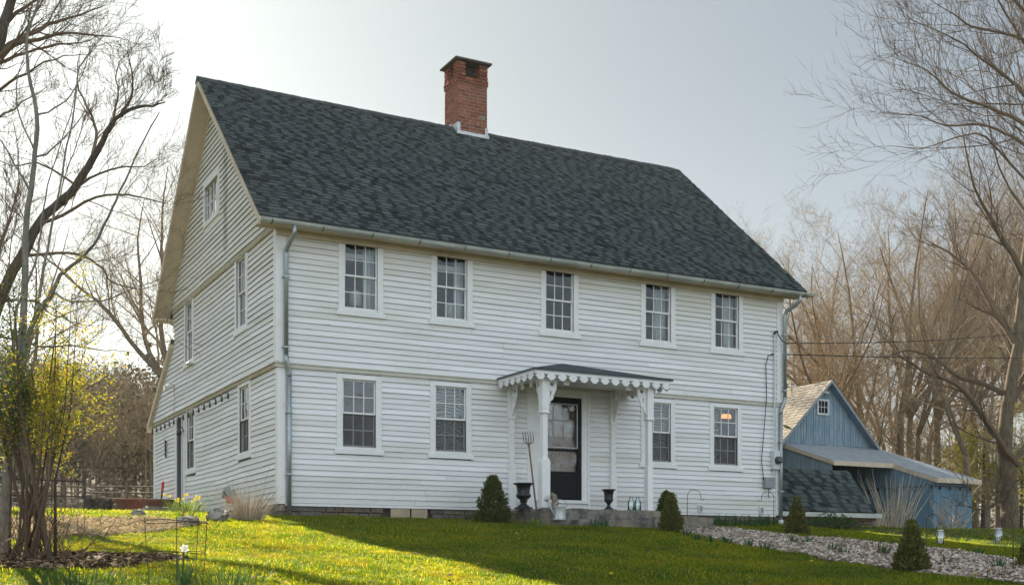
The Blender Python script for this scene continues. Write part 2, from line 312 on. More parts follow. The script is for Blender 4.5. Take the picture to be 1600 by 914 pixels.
def ground_mat():
    m = bpy.data.materials.new('ground'); m.use_nodes = True; t = m.node_tree; N = t.nodes; L = t.links; b = N['Principled BSDF']; b.inputs['Roughness'].default_value = .95; b.inputs['Specular IOR Level'].default_value = .1
    g = N.new('ShaderNodeNewGeometry')
    def nz(s, d=6):
        n = N.new('ShaderNodeTexNoise'); n.inputs['Scale'].default_value = s; n.inputs['Detail'].default_value = d; n.inputs['Roughness'].default_value = .6; L.new(g.outputs['Position'], n.inputs[0]); return n.outputs[0]
    r = N.new('ShaderNodeValToRGB'); e = r.color_ramp.elements; e[0].position = .3; e[0].color = (.035,.055,.012,1); e[1].position = .7; e[1].color = (.09,.10,.025,1); L.new(nz(3.0), r.inputs[0])
    # dry leaf litter under the woods and on the hill
    r2 = N.new('ShaderNodeValToRGB'); e = r2.color_ramp.elements; e[0].position = .3; e[0].color = (.05,.036,.02,1); e[1].position = .7; e[1].color = (.12,.09,.05,1); L.new(nz(2.0), r2.inputs[0])
    at = N.new('ShaderNodeAttribute'); at.attribute_name = 'litter'
    mx = N.new('ShaderNodeMix'); mx.data_type = 'RGBA'; L.new(at.outputs['Fac'], mx.inputs[0]); L.new(r.outputs[0], mx.inputs[6]); L.new(r2.outputs[0], mx.inputs[7]); L.new(mx.outputs[2], b.inputs['Base Color'])
    bp = N.new('ShaderNodeBump'); bp.inputs['Strength'].default_value = .6; bp.inputs['Distance'].default_value = .03; L.new(nz(25), bp.inputs['Height']); L.new(bp.outputs[0], b.inputs['Normal'])
    return m
M['ground'] = ground_mat()

# bed and straw outlines, from where their edges meet the ground
def edge(pts): return [ground_at(*p) for p in pts]
BED_UP = edge([(1035,824),(1070,822),(1150,826),(1250,840),(1325,844),(1400,853),(1500,862),(1600,878),(1720,900)])
BED_LO = edge([(1035,828),(1070,833),(1200,860),(1330,881),(1440,897),(1560,909),(1600,913),(1720,926)])
BEDPOLY = [(p.x,p.y) for p in BED_LO]+[(p.x,p.y) for p in reversed(BED_UP)]
STRAWPOLY = [(-7.6,-5.2),(-5.6,-6.0),(-3.8,-5.2),(-2.8,-4.0),(-1.9,-2.5),(-2.4,-1.6),(-4.0,-1.9),(-6.0,-2.5),(-8.2,-3.2)]
def inside(x, y, P):
    c = False; j = len(P)-1
    for i in range(len(P)):
        xi, yi = P[i]; xj, yj = P[j]
        if (yi > y) != (yj > y) and x < (xj-xi)*(y-yi)/(yj-yi)+xi: c = not c
        j = i
    return c

# ------------------------------------------------------------------ ground
def build_ground():
    def axis(c, fine, fr, far):
        a = [c]; s = fine; x = c
        while x < c+far: s = fine if x < c+fr else s*1.22; x += s; a.append(x)
        return a
    xs = sorted(set([-v for v in axis(0,.5,16,400)[1:]]+axis(0,.5,24,400)))
    ys = sorted(set([-v for v in axis(0,.5,24,120)[1:]]+axis(0,.5,22,400)))
    vs = []; lit = []
    for y in ys:
        for x in xs:
            z = gz(x, y); vs.append((x, y, z))
            l = sstep(20, 26, y+2*noise.noise(Vector((x*.1, y*.1, 0))))
            if x < 12: l = sstep(24, 36, y)
            lit.append(l)
    nx = len(xs); fs = [(j*nx+i, j*nx+i+1, (j+1)*nx+i+1, (j+1)*nx+i) for j in range(len(ys)-1) for i in range(nx-1)]
    me = bpy.data.meshes.new('ground'); me.from_pydata(vs, [], fs); me.materials.append(M['ground'])
    a = me.attributes.new('litter', 'FLOAT', 'POINT'); a.data.foreach_set('value', lit)
    me.polygons.foreach_set('use_smooth', [True]*len(fs))
    o = bpy.data.objects.new('ground', me); C.objects.link(o); tag(o, kind='structure')
build_ground()

# ------------------------------------------------------------------ house shell
W, DEP, LEAN = 11.53, 8.4, 10.9
EY, EZ, RZ = .39, 4.97, 9.02            # eave overhang, eave height, ridge height
SL = (RZ-EZ)/(4.2+EY)
house = empty('house', (0,0,0), label='white clapboard saltbox house with dark shingle roof and central brick chimney', cat='house')
def patched(src, y0, y1, z1):
    m = src.copy(); m.name = 'siding_with_old_stain'; N = m.node_tree.nodes; L = m.node_tree.links; b = N['Principled BSDF']; old = b.inputs['Base Color'].links[0].from_socket
    tc = N.new('ShaderNodeTexCoord'); sx = N.new('ShaderNodeSeparateXYZ'); L.new(tc.outputs['Object'], sx.inputs[0])
    def cmp_(sock, op, v):
        n = N.new('ShaderNodeMath'); n.operation = op; L.new(sock, n.inputs[0]); n.inputs[1].default_value = v; return n.outputs[0]
    def mul(a, b_):
        n = N.new('ShaderNodeMath'); n.operation = 'MULTIPLY'; L.new(a, n.inputs[0]); 
        if isinstance(b_, float): n.inputs[1].default_value = b_
        else: L.new(b_, n.inputs[1])
        return n.outputs[0]
    nz = N.new('ShaderNodeTexNoise'); nz.inputs['Scale'].default_value = 7; L.new(tc.outputs['Object'], nz.inputs[0])
    k = mul(mul(mul(cmp_(sx.outputs[1],'GREATER_THAN',y0), cmp_(sx.outputs[1],'LESS_THAN',y1)), cmp_(sx.outputs[2],'GREATER_THAN',z1)), nz.outputs[0])
    mx = N.new('ShaderNodeMix'); mx.data_type = 'RGBA'; L.new(mul(k,1.1), mx.inputs[0]); L.new(old, mx.inputs[6]); mx.inputs[7].default_value = (.30,.26,.19,1); L.new(mx.outputs[2], b.inputs['Base Color']); return m
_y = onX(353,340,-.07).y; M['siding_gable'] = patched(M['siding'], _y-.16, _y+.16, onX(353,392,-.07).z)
class Frame:
    def __init__(s, o, u, n): s.o = Vector(o); s.u = Vector(u); s.n = Vector(n)
    def P(s, u, w, z): return s.o+s.u*u+s.n*w+Vector((0,0,z))
FR = Frame((0,0,0), (1,0,0), (0,-1,0))
LF = Frame((0,0,0), (0,1,0), (-1,0,0))
RT = Frame((W,0,0), (0,1,0), (1,0,0))
def fbox(mb, fr, u0, u1, w0, w1, z0, z1, mi=0):
    vs = [fr.P(u,w_,z) for z in (z0,z1) for (u,w_) in ((u0,w0),(u1,w0),(u1,w1),(u0,w1))]
    return mb.add(vs, [(0,3,2,1),(4,5,6,7),(0,1,5,4),(1,2,6,5),(2,3,7,6),(3,0,4,7)], mi)
rs = random.Random(3)
def boards(name, fr, lim, z0, z1, ex, holes, w0, parent, wav=0.0, seed=1):
    """overlapping clapboards: every course is cut round the openings"""
    rg = random.Random(seed); mb = MB(); z = z0; k = 0
    n = round((z1-z0)/ex); ex = (z1-z0)/n
    for k in range(n):
        z = z0+k*ex; zm = z+ex*.5; a, b = lim(zm)
        if b-a < .05: continue
        iv = [(a, b)]
        for (h0, h1, hz0, hz1) in holes:
            if hz0 < z+ex*.75 and hz1 > z+ex*.25:
                nv = []
                for (p, q) in iv:
                    if h1 <= p or h0 >= q: nv.append((p, q)); continue
                    if h0 > p: nv.append((p, h0))
                    if h1 < q: nv.append((h1, q))
                iv = nv
        for (p, q) in iv:
            u = p
            while u < q-.01:
                L = rg.uniform(2.2, 4.6); v = min(q, u+L)
                if q-v < .5: v = q
                j0 = rg.uniform(-.0035,.0035); j1 = rg.uniform(-.0035,.0035); pr = rg.uniform(.019,.026)
                ns = max(1, int((v-u)/.7)) if wav else 1
                A = []
                for i in range(ns+1):
                    uu = u+(v-u)*i/ns; jj = j0+(j1-j0)*i/ns + wav*math.sin(uu*.75+1.2)*math.sin((z-z0)/(z1-z0)*math.pi) + wav*.25*math.sin(uu*2.3+z*3)
                    zt = z+ex+.004+jj; zb = z+jj
                    A.append((fr.P(uu, w0+.002, zt), fr.P(uu, w0+pr, zb), fr.P(uu, w0+pr, zb-.0), fr.P(uu, w0-.004, zb+.004)))
                e = .0015
                o = len(mb.v)
                for c in A: mb.v.extend([tuple(c[0]), tuple(c[1]), tuple(c[3])])
                for i in range(ns):
                    q0 = o+i*3; q1 = q0+3
                    mb.f.append((q0, q0+1, q1+1, q1)); mb.m.append(0)
                    mb.f.append((q0+1, q0+2, q1+2, q1+1)); mb.m.append(1)
                mb.f.append((o, o+2, o+1)); mb.m.append(0); l = o+ns*3; mb.f.append((l, l+1, l+2)); mb.m.append(0)
                u = v+.004
    return mb.build(name, [M['siding_gable' if name == 'gable_wall' else 'siding'], M['sidegap_shade']], parent)
def backing(name, fr, u0, u1, z0, z1, holes, w1, th, parent, m):
    mb = MB(); us = sorted(set([u0,u1]+[h for H in holes for h in H[:2] if u0 < h < u1]))
    for a, b in zip(us, us[1:]):
        c = (a+b)/2; zs = [(z0, z1)]
        for H in holes:
            if H[0] < c < H[1]:
                nz_ = []
                for p, q in zs:
                    if H[3] <= p or H[2] >= q: nz_.append((p,q)); continue
                    if H[2] > p: nz_.append((p,H[2]))
                    if H[3] < q: nz_.append((H[3],q))
                zs = nz_
        for p, q in zs: fbox(mb, fr, a, b, w1-th, w1, p, q)
    return mb.build(name, m, parent)

WW = .645
up_front = [(1.22,1.865),(3.065,3.71),(5.455,6.10),(7.86,8.505),(9.68,10.325)]
lo_front = [(1.20,1.845),(3.06,3.705),(7.885,8.53),(9.675,10.32)]
up_left = [(1.93,2.60),(6.37,7.04)]; lo_left = [(1.84,2.51),(6.37,7.04)]
CS = .115
def hole(a, b, z0, z1): return (a-.035, b+.035, z0-.035, z1+.035)
ZU = (3.585, 4.79); ZL = (1.055, 2.295); ZUl = (3.53,4.87); ZLl = (1.08,2.36)
ATT = (3.93, 5.08, 6.24, 6.98)
def cs(a, b, z0, z1, top=.10, bot=.145): return (a-CS, b+CS, z0-bot, z1+top)
fr_up_c = [cs(a,b,*ZU) for a,b in up_front]; fr_lo_c = [cs(a,b,*ZL) for a,b in lo_front]
lf_up_c = [cs(a,b,*ZUl) for a,b in up_left]; lf_lo_c = [cs(a,b,*ZLl) for a,b in lo_left]
DOOR = (5.36, 6.32, .20, 2.26); SDOOR = (7.42, 8.2, .30, 2.36)
front_low = boards('front_wall', FR, lambda z: (.13, W-.13), 0.0, 2.40, .099, fr_lo_c+[(DOOR[0]-.31, DOOR[1]+.19, -.1, 2.45)], 0, house, .006, 1)
boards('front_wall', FR, lambda z: (.13, W-.13), 2.50, 4.92, .103, fr_up_c, .04, house, .006, 2)
boards('side_wall', LF, lambda z: (.13, LEAN-.14), -.02, 2.42, .103, lf_lo_c+[(SDOOR[0]-.16, SDOOR[1]+.16, -.1, 2.42)], 0, house, .03, 3)
leanz = lambda y: 4.16-.62*(y-8.4)
boards('side_wall', LF, lambda z: (.11, min(LEAN+.1, 8.4 if z > 4.1 else 8.4+(4.16-z)/.62-.02)), 2.52, 4.88, .108, lf_up_c, .04, house, .02, 4)
boards('gable_wall', LF, lambda z: ((z-EZ+.06)/SL-EY+.03, 8.4-((z-EZ+.06)/SL-EY)-.03), 4.99, 8.9, .112, [(ATT[0]-.1,ATT[1]+.1,ATT[2]-.1,ATT[3]+.16)], .07, house, .02, 5)
boards('right_wall', RT, lambda z: (.1, 8.3), 0, 4.9, .103, [cs(2.6,3.25,*ZU)], 0, house, 0, 6)
# sheathing behind the boards, cut at the openings
hf = [hole(a,b,*ZL) for a,b in lo_front]+[hole(a,b,*ZU) for a,b in up_front]+[(DOOR[0]-.02,DOOR[1]+.02,.0,DOOR[3]+.02)]
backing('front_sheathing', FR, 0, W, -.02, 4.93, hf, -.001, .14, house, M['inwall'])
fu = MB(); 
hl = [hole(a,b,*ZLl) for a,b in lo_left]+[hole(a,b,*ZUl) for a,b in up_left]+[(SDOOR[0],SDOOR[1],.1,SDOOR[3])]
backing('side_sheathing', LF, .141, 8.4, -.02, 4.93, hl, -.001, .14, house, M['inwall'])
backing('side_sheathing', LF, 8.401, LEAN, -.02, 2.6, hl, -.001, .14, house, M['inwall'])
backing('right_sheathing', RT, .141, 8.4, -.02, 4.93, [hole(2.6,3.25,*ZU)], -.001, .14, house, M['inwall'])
# gable triangles and lean-to triangle behind the boards
mb = MB()
zg = lambda y: EZ-.09+(min(y, 8.4-y)+EY)*SL
for x0, x1 in ((-.068,.07),(W-.07,W-.001)):
    if x0 < 0:
        a0,a1,b0,b1 = ATT
        P = [[(0,4.935),(a0,4.935),(a0,zg(a0)),(0,zg(0))], [(a1,4.935),(8.4,4.935),(8.4,zg(8.4)),(a1,zg(a1))], [(a0,4.935),(a1,4.935),(a1,b0),(a0,b0)], [(a0,b1),(a1,b1),(a1,zg(a1)),(4.2,zg(4.2)),(a0,zg(a0))]]
    else: P = [[(0,4.935),(8.4,4.935),(8.4,zg(8.4)),(4.2,zg(4.2)),(0,zg(0))]]
    for q in P: mb.prism(q, lambda a,b: (x0,a,b), lambda a,b: (x1,a,b))
    mb.build('gable_sheathing', M['trim'], house); mb = MB()
mb = MB(); mb.prism([(8.41,2.61),(LEAN,2.61),(8.41,4.1)], lambda a,b: (-.02,a,b), lambda a,b: (.12,a,b)); mb.build('lean_to_sheathing', M['trim'], house)
# upper storeys stand a little proud of the lower ones
mb = MB()
for a,b,c_,d_ in [(0,W,2.5,4.93)]:
    us = sorted([a,b]+[h for H in fr_up_c for h in H[:2]])
    for p,q in zip(us, us[1:]):
        cm = (p+q)/2; H = [h for h in fr_up_c if h[0] < cm < h[1]]
        for z0_,z1_ in ([(c_,H[0][2]+.02),(H[0][3]-.02,d_)] if H else [(c_,d_)]): fbox(mb, FR, p, q, .001, .038, z0_, z1_)
us = sorted([0,8.4]+[h for H in lf_up_c for h in H[:2]])
for p,q in zip(us, us[1:]):
    cm = (p+q)/2; H = [h for h in lf_up_c if h[0] < cm < h[1]]
    for z0_,z1_ in ([(2.5,H[0][2]+.02),(H[0][3]-.02,4.93)] if H else [(2.5,4.93)]): fbox(mb, LF, p, q, .001, .038, z0_, z1_)
mb.build('upper_furring', M['trim'], house)
# interior: floors, ceiling, partitions so that rooms behind the glass have depth
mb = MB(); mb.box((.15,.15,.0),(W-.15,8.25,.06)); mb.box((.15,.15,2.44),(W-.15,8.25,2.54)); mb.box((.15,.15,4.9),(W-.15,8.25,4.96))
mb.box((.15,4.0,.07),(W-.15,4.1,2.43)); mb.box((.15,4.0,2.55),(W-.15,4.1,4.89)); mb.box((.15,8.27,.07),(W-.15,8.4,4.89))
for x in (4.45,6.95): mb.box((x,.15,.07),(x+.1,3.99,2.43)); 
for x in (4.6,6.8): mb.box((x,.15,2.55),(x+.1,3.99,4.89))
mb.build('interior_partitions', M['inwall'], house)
# lean-to back wall and far corner
mb = MB(); mb.box((0,LEAN-.12,-.02),(W,LEAN,2.5)); mb.build('rear_wall', M['trim'], house)
# corner boards
mb = MB()
def cboard(*bs):
    mb = MB()
    for b_ in bs: fbox(mb, *b_)
    mb.build('corner_board', M['trim'], house, bevel=.003)
cboard((FR,-.025,.125,.0,.025,-.02,2.41),(LF,0,.125,.001,.0245,-.02,2.41)); cboard((FR,-.065,.125,.04,.064,2.505,4.93),(LF,-.04,.105,.04,.0645,2.505,4.93)); cboard((FR,W-.125,W+.02,.0,.025,-.02,2.41)); cboard((FR,W-.125,W+.03,.04,.064,2.505,4.93)); cboard((LF,LEAN-.14,LEAN,.0,.025,-.02,2.42))
# belts
mb = MB()
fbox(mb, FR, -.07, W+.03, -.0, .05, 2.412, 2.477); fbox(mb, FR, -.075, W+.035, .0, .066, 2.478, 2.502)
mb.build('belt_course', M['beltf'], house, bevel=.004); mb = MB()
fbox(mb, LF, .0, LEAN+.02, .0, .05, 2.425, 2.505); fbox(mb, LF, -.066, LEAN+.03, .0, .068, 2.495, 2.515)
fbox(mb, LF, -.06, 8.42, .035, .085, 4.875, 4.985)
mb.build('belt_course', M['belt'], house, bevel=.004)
mb = MB(); fbox(mb, FR, .0, W, .0, .024, 2.40, 2.414); fbox(mb, FR, .0, W, .001, .022, 2.33, 2.401) if False else None
mb.build('frieze', M['trim'], house)
# water table board at the bottom
mb = MB(); fbox(mb, FR, .12, W-.12, -.0, .012, -.05, .0); mb.build('water_table', M['trim'], house)
# ---- windows
def make_window(Wd, Hh, ground_floor, nx=3, name='window'):
    """origin: middle of the opening's bottom edge on the wall face; u = +X, outward = -Y"""
    mb = MB(); h = Wd/2
    if nx:
        mb.box((-h-CS,-.032,-.05),(-h,0,Hh+.09)); mb.box((h,-.032,-.05),(h+CS,0,Hh+.09)); mb.box((-h,-.032,Hh+.03),(h,0,Hh+.09))
    mb.box((-h-.001,-.045,Hh),(h+.001,.06,Hh+.03)); 
    mb.box((-h-.03,-.02,-.03),(-h,.09,Hh+.03)); mb.box((h,-.02,-.03),(h+.03,.09,Hh+.03))
    root = mb.build(name, M['trim'], house, bevel=.002)
    s = MB(); s.box((-h-CS-.045,-.05,-.135),(h+CS+.045,0,-.05)); s.box((-h-.03,-.04,-.048),(h+.03,.09,-.001)); s.build('sill', M['trim'], root, bevel=.003)
    st = .028; mid = Hh*.5
    def sash(z0, z1, y, nme, m):
        q = MB(); t = .026
        q.box((-h,y,z0),(-h+st,y+t,z1)); q.box((h-st,y,z0),(h,y+t,z1)); q.box((-h+st,y,z0),(h-st,y+t,z0+st*1.2)); q.box((-h+st,y,z1-st),(h-st,y+t,z1))
        for i in (1,2):
            x = -h+st+(Wd-2*st)*i/3; q.box((x-.008,y+.003,z0+st*1.2),(x+.008,y+t-.003,z1-st))
        zc = (z0+z1)/2
        for i in range(3):
            xa = -h+st+(Wd-2*st)*i/3+(.008 if i else 0); xb = -h+st+(Wd-2*st)*(i+1)/3-(.008 if i < 2 else 0)
            q.box((xa,y+.003,zc-.008),(xb,y+t-.003,zc+.008))
        o = q.build(nme, M['trim'], root)
        g = MB(); gm = M['glasslow'] if ground_floor else M['glass']
        rg = random.Random(int(Wd*1000+z0*77))
        for i in range(3):
            for j in range(2):
                xa = -h+st+(Wd-2*st)*i/3; xb = -h+st+(Wd-2*st)*(i+1)/3; za = z0 if j == 0 else zc; zb = zc if j == 0 else z1
                dx = rg.uniform(-.0015,.0015); dz = rg.uniform(-.002,.002)   # old panes sit a touch askew
                g.add([(xa,y+.012+dx,za),(xb,y+.012-dx,za),(xb,y+.012-dx+dz,zb),(xa,y+.012+dx+dz,zb)], [(0,1,2,3)])
        g.build('glass', gm, root)
    sash(mid-.012, Hh, .008, 'upper_sash', None); sash(0, mid+.012, .036, 'lower_sash', None)
    if ground_floor:
        q = MB(); q.add([(-h+.002,.002,0),(h-.002,.002,0),(h-.002,.002,mid-.01),(-h+.002,.002,mid-.01)], [(0,1,2,3)]); q.build('insect_screen', M['screen'], root)
        q = MB(); q.box((-h,-.004,mid-.026),(h,.007,mid-.012)); q.box((-h,-.004,.0),(h,.007,.014)); q.box((-h,-.004,.0141),(-h+.014,.007,mid-.0261)); q.box((h-.014,-.004,.0141),(h,.007,mid-.0261)); q.build('screen_frame', M['steel'], root)
    return root
wu = make_window(WW, ZU[1]-ZU[0], False)
for i,(a,b) in enumerate(up_front):
    o = wu if i == 0 else copy_tree(wu, house); o.location = ((a+b)/2, -.04, ZU[0])
wl = make_window(WW, ZL[1]-ZL[0], True)
for i,(a,b) in enumerate(lo_front):
    o = wl if i == 0 else copy_tree(wl, house); o.location = ((a+b)/2, 0, ZL[0])
wu2 = make_window(.67, ZUl[1]-ZUl[0], False)
for i,(a,b) in enumerate(up_left):
    o = wu2 if i == 0 else copy_tree(wu2, house); o.location = (-.04, (a+b)/2, ZUl[0]); o.rotation_euler.z = -math.pi/2
wl2 = make_window(.67, ZLl[1]-ZLl[0], True)
for i,(a,b) in enumerate(lo_left):
    o = wl2 if i == 0 else copy_tree(wl2, house); o.location = (0, (a+b)/2, ZLl[0]); o.rotation_euler.z = -math.pi/2
o = copy_tree(wu, house); o.location = (W, 2.925, ZU[0]); o.rotation_euler.z = math.pi/2
# attic window
def attic():
    a0,a1,b0,b1 = ATT; mb = MB()
    for u0,u1,z0,z1 in ((a0-.1,a0,b0-.1,b1+.15),(a1,a1+.1,b0-.1,b1+.15),(a0,a1,b1,b1+.15),(a0,a1,b0-.1,b0)): fbox(mb, LF, u0,u1,.05,.105,z0,z1)
    root = mb.build('attic_window', M['trim'], house, bevel=.003)
    mb = MB()
    for i in range(5): u = a0+(a1-a0)*i/4; fbox(mb, LF, u-.016, u+.016, .02, .05, b0, b1)
    for z in (b0,(b0+b1)/2,b1): fbox(mb, LF, a0, a1, .024, .046, z-.012, z+.012)
    mb.build('sash', M['trim'], root)
    mb = MB(); mb.add([LF.P(a0,.034,b0),LF.P(a1,.034,b0),LF.P(a1,.034,b1),LF.P(a0,.034,b1)], [(0,1,2,3)]); mb.build('glass', M['glass'], root)
attic()

# ---- roof
def slope_shingles(mb, P, u0, u1, v1, ex, rg, tabs=(.11,.34), taper=0):
    """P(u,v,h): u along the eave, v up the slope, h off it"""
    n = int(v1/ex); ex = v1/n
    for k in range(n):
        v = k*ex; u = u0; ue = u1-taper*(k+.5)/n
        low = rg.random() < .5
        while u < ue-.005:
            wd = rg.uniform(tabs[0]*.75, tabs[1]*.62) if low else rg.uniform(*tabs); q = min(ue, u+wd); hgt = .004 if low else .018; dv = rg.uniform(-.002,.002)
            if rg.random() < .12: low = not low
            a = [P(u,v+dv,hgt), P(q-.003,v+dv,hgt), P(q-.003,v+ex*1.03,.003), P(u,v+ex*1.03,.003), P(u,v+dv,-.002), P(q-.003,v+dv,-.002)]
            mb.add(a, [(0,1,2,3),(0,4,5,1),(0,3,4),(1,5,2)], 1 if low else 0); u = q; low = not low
XL, XR = -.46, W+.47
cs_, sn_ = 1/math.hypot(1,SL), SL/math.hypot(1,SL)
LEN = (4.2+EY)/cs_
def PF(u,v,h):
    sag = -.035*math.sin(max(0,min(1,(u-XL)/(XR-XL)))*math.pi)*(v/LEN) + .006*noise.noise(Vector((u*.7,v*.7,0)))
    return Vector((u, -EY+v*cs_-h*sn_, EZ+v*sn_+h*cs_+sag))
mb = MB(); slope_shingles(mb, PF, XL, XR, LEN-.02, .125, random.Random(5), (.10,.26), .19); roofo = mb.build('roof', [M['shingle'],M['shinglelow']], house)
mb = MB()
mb.prism([(-EY,EZ-.012),(4.2,RZ-.062),(8.79,EZ-.11),(8.79,EZ-.16),(4.2,RZ-.11),(-EY,EZ-.05)], lambda a,b: (XL+.012,a,b), lambda a,b: (XR-.012-.19*max(0,min(1,(a+EY)/(4.2+EY))),a,b))
# back slope covering and front under-deck take the shingle material
mb.build('roof_deck', M['ridgecap'], roofo)
mb = MB()
for v,lenb in ((0,0),):
    def PB(u,v_,h): return Vector((u, 8.81+.0-v_*.748+h*.66, EZ-.10+v_*.655+h*.748))
    slope_shingles(mb, PB, XL, XR-.19, 6.13, .26, random.Random(6), (.3,.9))
mb.build('rear_shingles', [M['shingle'],M['shinglelow']], roofo)
mb = MB(); rg = random.Random(9); x = XL-.01
while x < XR-.19-.25:
    y0 = 4.2; sg = -.035*math.sin(max(0,min(1,(x-XL)/(XR-XL)))*math.pi); z0 = RZ+.022+rg.uniform(-.004,.006)+sg
    mb.add([(x,y0-.15,z0-.125),(x,y0,z0),(x,y0+.15,z0-.125),(x+.26,y0-.15,z0-.137),(x+.26,y0,z0-.012),(x+.26,y0+.15,z0-.137),(x,y0-.15,z0-.145),(x,y0+.15,z0-.145)], [(0,1,4,3),(1,2,5,4),(0,6,7,2,1)]); x += .145
mb.build('ridge_cap', M['ridgecap'], roofo)
# soffits under the rakes, rake boards, eave fascia
mb = MB()
for xa,xb in ((XL+.02,-.07),(W+.001,XR-.21)):
    mb.prism([(-EY+.02,EZ-.055),(4.2,RZ-.115),(8.76,EZ-.165),(8.76,EZ-.185),(4.2,RZ-.135),(-EY+.02,EZ-.075)], lambda a,b: (xa,a,b), lambda a,b: (xb,a,b))
mb.box((XL+.02,8.38,EZ-.24),(XR-.02,8.76,EZ-.2))
mb.build('soffit', M['soffit'], house)
mb = MB()
for xa,xb in ((XL-.005,XL+.028),(XR-.028,XR+.005)):
    tp_ = .19 if xa > 0 else 0; sh = lambda a: tp_*max(0,min(1,(a+EY)/(4.2+EY)))
    mb.prism([(-EY-.01,EZ-.03),(4.2,RZ-.05),(4.2,RZ-.18),(-EY-.01,EZ-.17)], lambda a,b: (xa-sh(a),a,b), lambda a,b: (xb-sh(a),a,b))
    mb.prism([(4.2,RZ-.05),(8.8,EZ-.12),(8.8,EZ-.27),(4.2,RZ-.18)], lambda a,b: (xa-tp_,a,b), lambda a,b: (xb-tp_,a,b)); mb.build('rake_board', M['soffit'], house); mb = MB()
# frieze following the rake on the gable wall
mb.prism([(.0,zg(0)-.02),(4.2,zg(4.2)-.02),(8.4,zg(8.4)-.02),(8.4,zg(8.4)-.14),(4.2,zg(4.2)-.16),(.0,zg(0)-.14)], lambda a,b: (-.105,a,b), lambda a,b: (-.0705,a,b))
mb.build('gable_frieze', M['soffit'], house)
mb = MB(); mb.box((XL,-EY+.005,EZ-.11),(XR,-EY+.03,EZ-.012)); mb.box((XL+.02,-EY+.03,EZ-.11),(XR-.02,.0,EZ-.09)); mb.box((-.06,-.11,EZ-.22),(W+.03,-.045,EZ-.11)); mb.build('eave_fascia', M['soffit'], house)
# lean-to roof
mb = MB(); mb.prism([(8.3,4.28),(11.15,4.22-.62*2.75),(11.15,4.16-.62*2.75),(8.3,4.20)], lambda a,b: (-.12,a,b), lambda a,b: (W+.1,a,b)); mb.build('lean_to_roof', M['ridgecap'], house)
mb = MB(); mb.prism([(8.35,4.22),(11.15,4.17-.62*2.75),(11.15,4.02-.62*2.75),(8.35,4.07)], lambda a,b: (-.145,a,b), lambda a,b: (-.04,a,b)); mb.build('lean_to_rake', M['soffit'], house)
# chimney
CX0, CX1, CY0, CY1 = 5.43, 6.19, 3.98, 4.68
chim = MB(); chim.box((CX0+.004,CY0+.004,8.4),(CX1-.004,CY1-.004,10.12)); chim = chim.build('chimney', M['mortar'], house)
def brick_ring(mb, x0,x1,y0,y1, z0, z1, rg):
    h = .060; n = int((z1-z0)/(h+.015)); st = (z1-z0)/n
    for k in range(n):
        z = z0+k*st
        for side in range(4):
            L = (x1-x0) if side in (0,2) else (y1-y0); u = -.0 if k%2 else -.105
            while u < L:
                a = max(u,0); b = min(u+.195, L)
                if b-a > .03:
                    j = rg.uniform(-.003,.003); t = .05
                    if side == 0: mb.box((x0+a,y0+j,z),(x0+b,y0+t,z+h), jit=.002, rng=rg)
                    elif side == 2: mb.box((x0+a,y1-t,z),(x0+b,y1+j,z+h), jit=.002, rng=rg)
                    elif side == 3: mb.box((x0+j,y0+a+.002,z),(x0+t,y0+b-.002,z+h), jit=.002, rng=rg)
                    else: mb.box((x1-t,y0+a+.002,z),(x1+j,y0+b-.002,z+h), jit=.002, rng=rg)
                u += .212
mb = MB(); rg = random.Random(4)
brick_ring(mb, CX0,CX1,CY0,CY1, 8.45, 9.98, rg); brick_ring(mb, CX0-.02,CX1+.02,CY0-.02,CY1+.02, 9.98, 10.13, rg)
for (a,b) in ((CX0-.01,CX0+.2),(CX1-.2,CX1+.01)):
    for (c_,d_) in ((CY0-.01,CY0+.2),(CY1-.2,CY1+.01)): brick_ring(mb, a,b,c_,d_, 10.14, 10.47, rg)
mb.build('brickwork', M['brick'], chim)
mb = MB(); mb.box((CX0+.05,CY0+.05,10.12),(CX1-.05,CY1-.05,10.14))
for a in (CX0+.02,CX1-.17):
    for c_ in (CY0+.02,CY1-.17): mb.box((a,c_,10.13),(a+.15,c_+.15,10.47))
mb.build('chimney_pier', M['mortar'], chim)
mb = MB(); mb.box((CX0+.24,CY0+.24,10.14),(CX1-.24,CY1-.24,10.46)); mb.build('flue', M['stonedark'], chim)
mb = MB(); mb.box((CX0-.09,CY0-.09,10.475),(CX1+.09,CY1+.09,10.52)); mb.build('chimney_cap', M['capstone'], chim, bevel=.008)
mb = MB(); mb.box((CX0-.03,CY0-.035,8.62),(CX1+.03,CY0-.012,8.90)) ; mb.v = []; mb.f = []; mb.m = []
zf = PF(5.8,(CY0+EY)/cs_,0).z
mb.box((CX0-.03,CY0-.05,zf-.03),(CX1+.03,CY0-.012,zf+.045)); mb.box((CX1-.06,CY0-.018,zf+.045),(CX1+.015,CY0-.01,zf+.22)); mb.box((CX0-.02,CY0-.022,zf+.046),(CX0+.06,CY0-.010,zf+.25))
mb.box((CX0-.022,CY0-.02,zf-.03),(CX0-.006,CY0+.22,zf+.24)); mb.box((CX0-.02,CY0+.3,zf+.0),(CX0-.006,CY0+.55,zf+.30)); mb.build('flashing', M['flash'], chim)
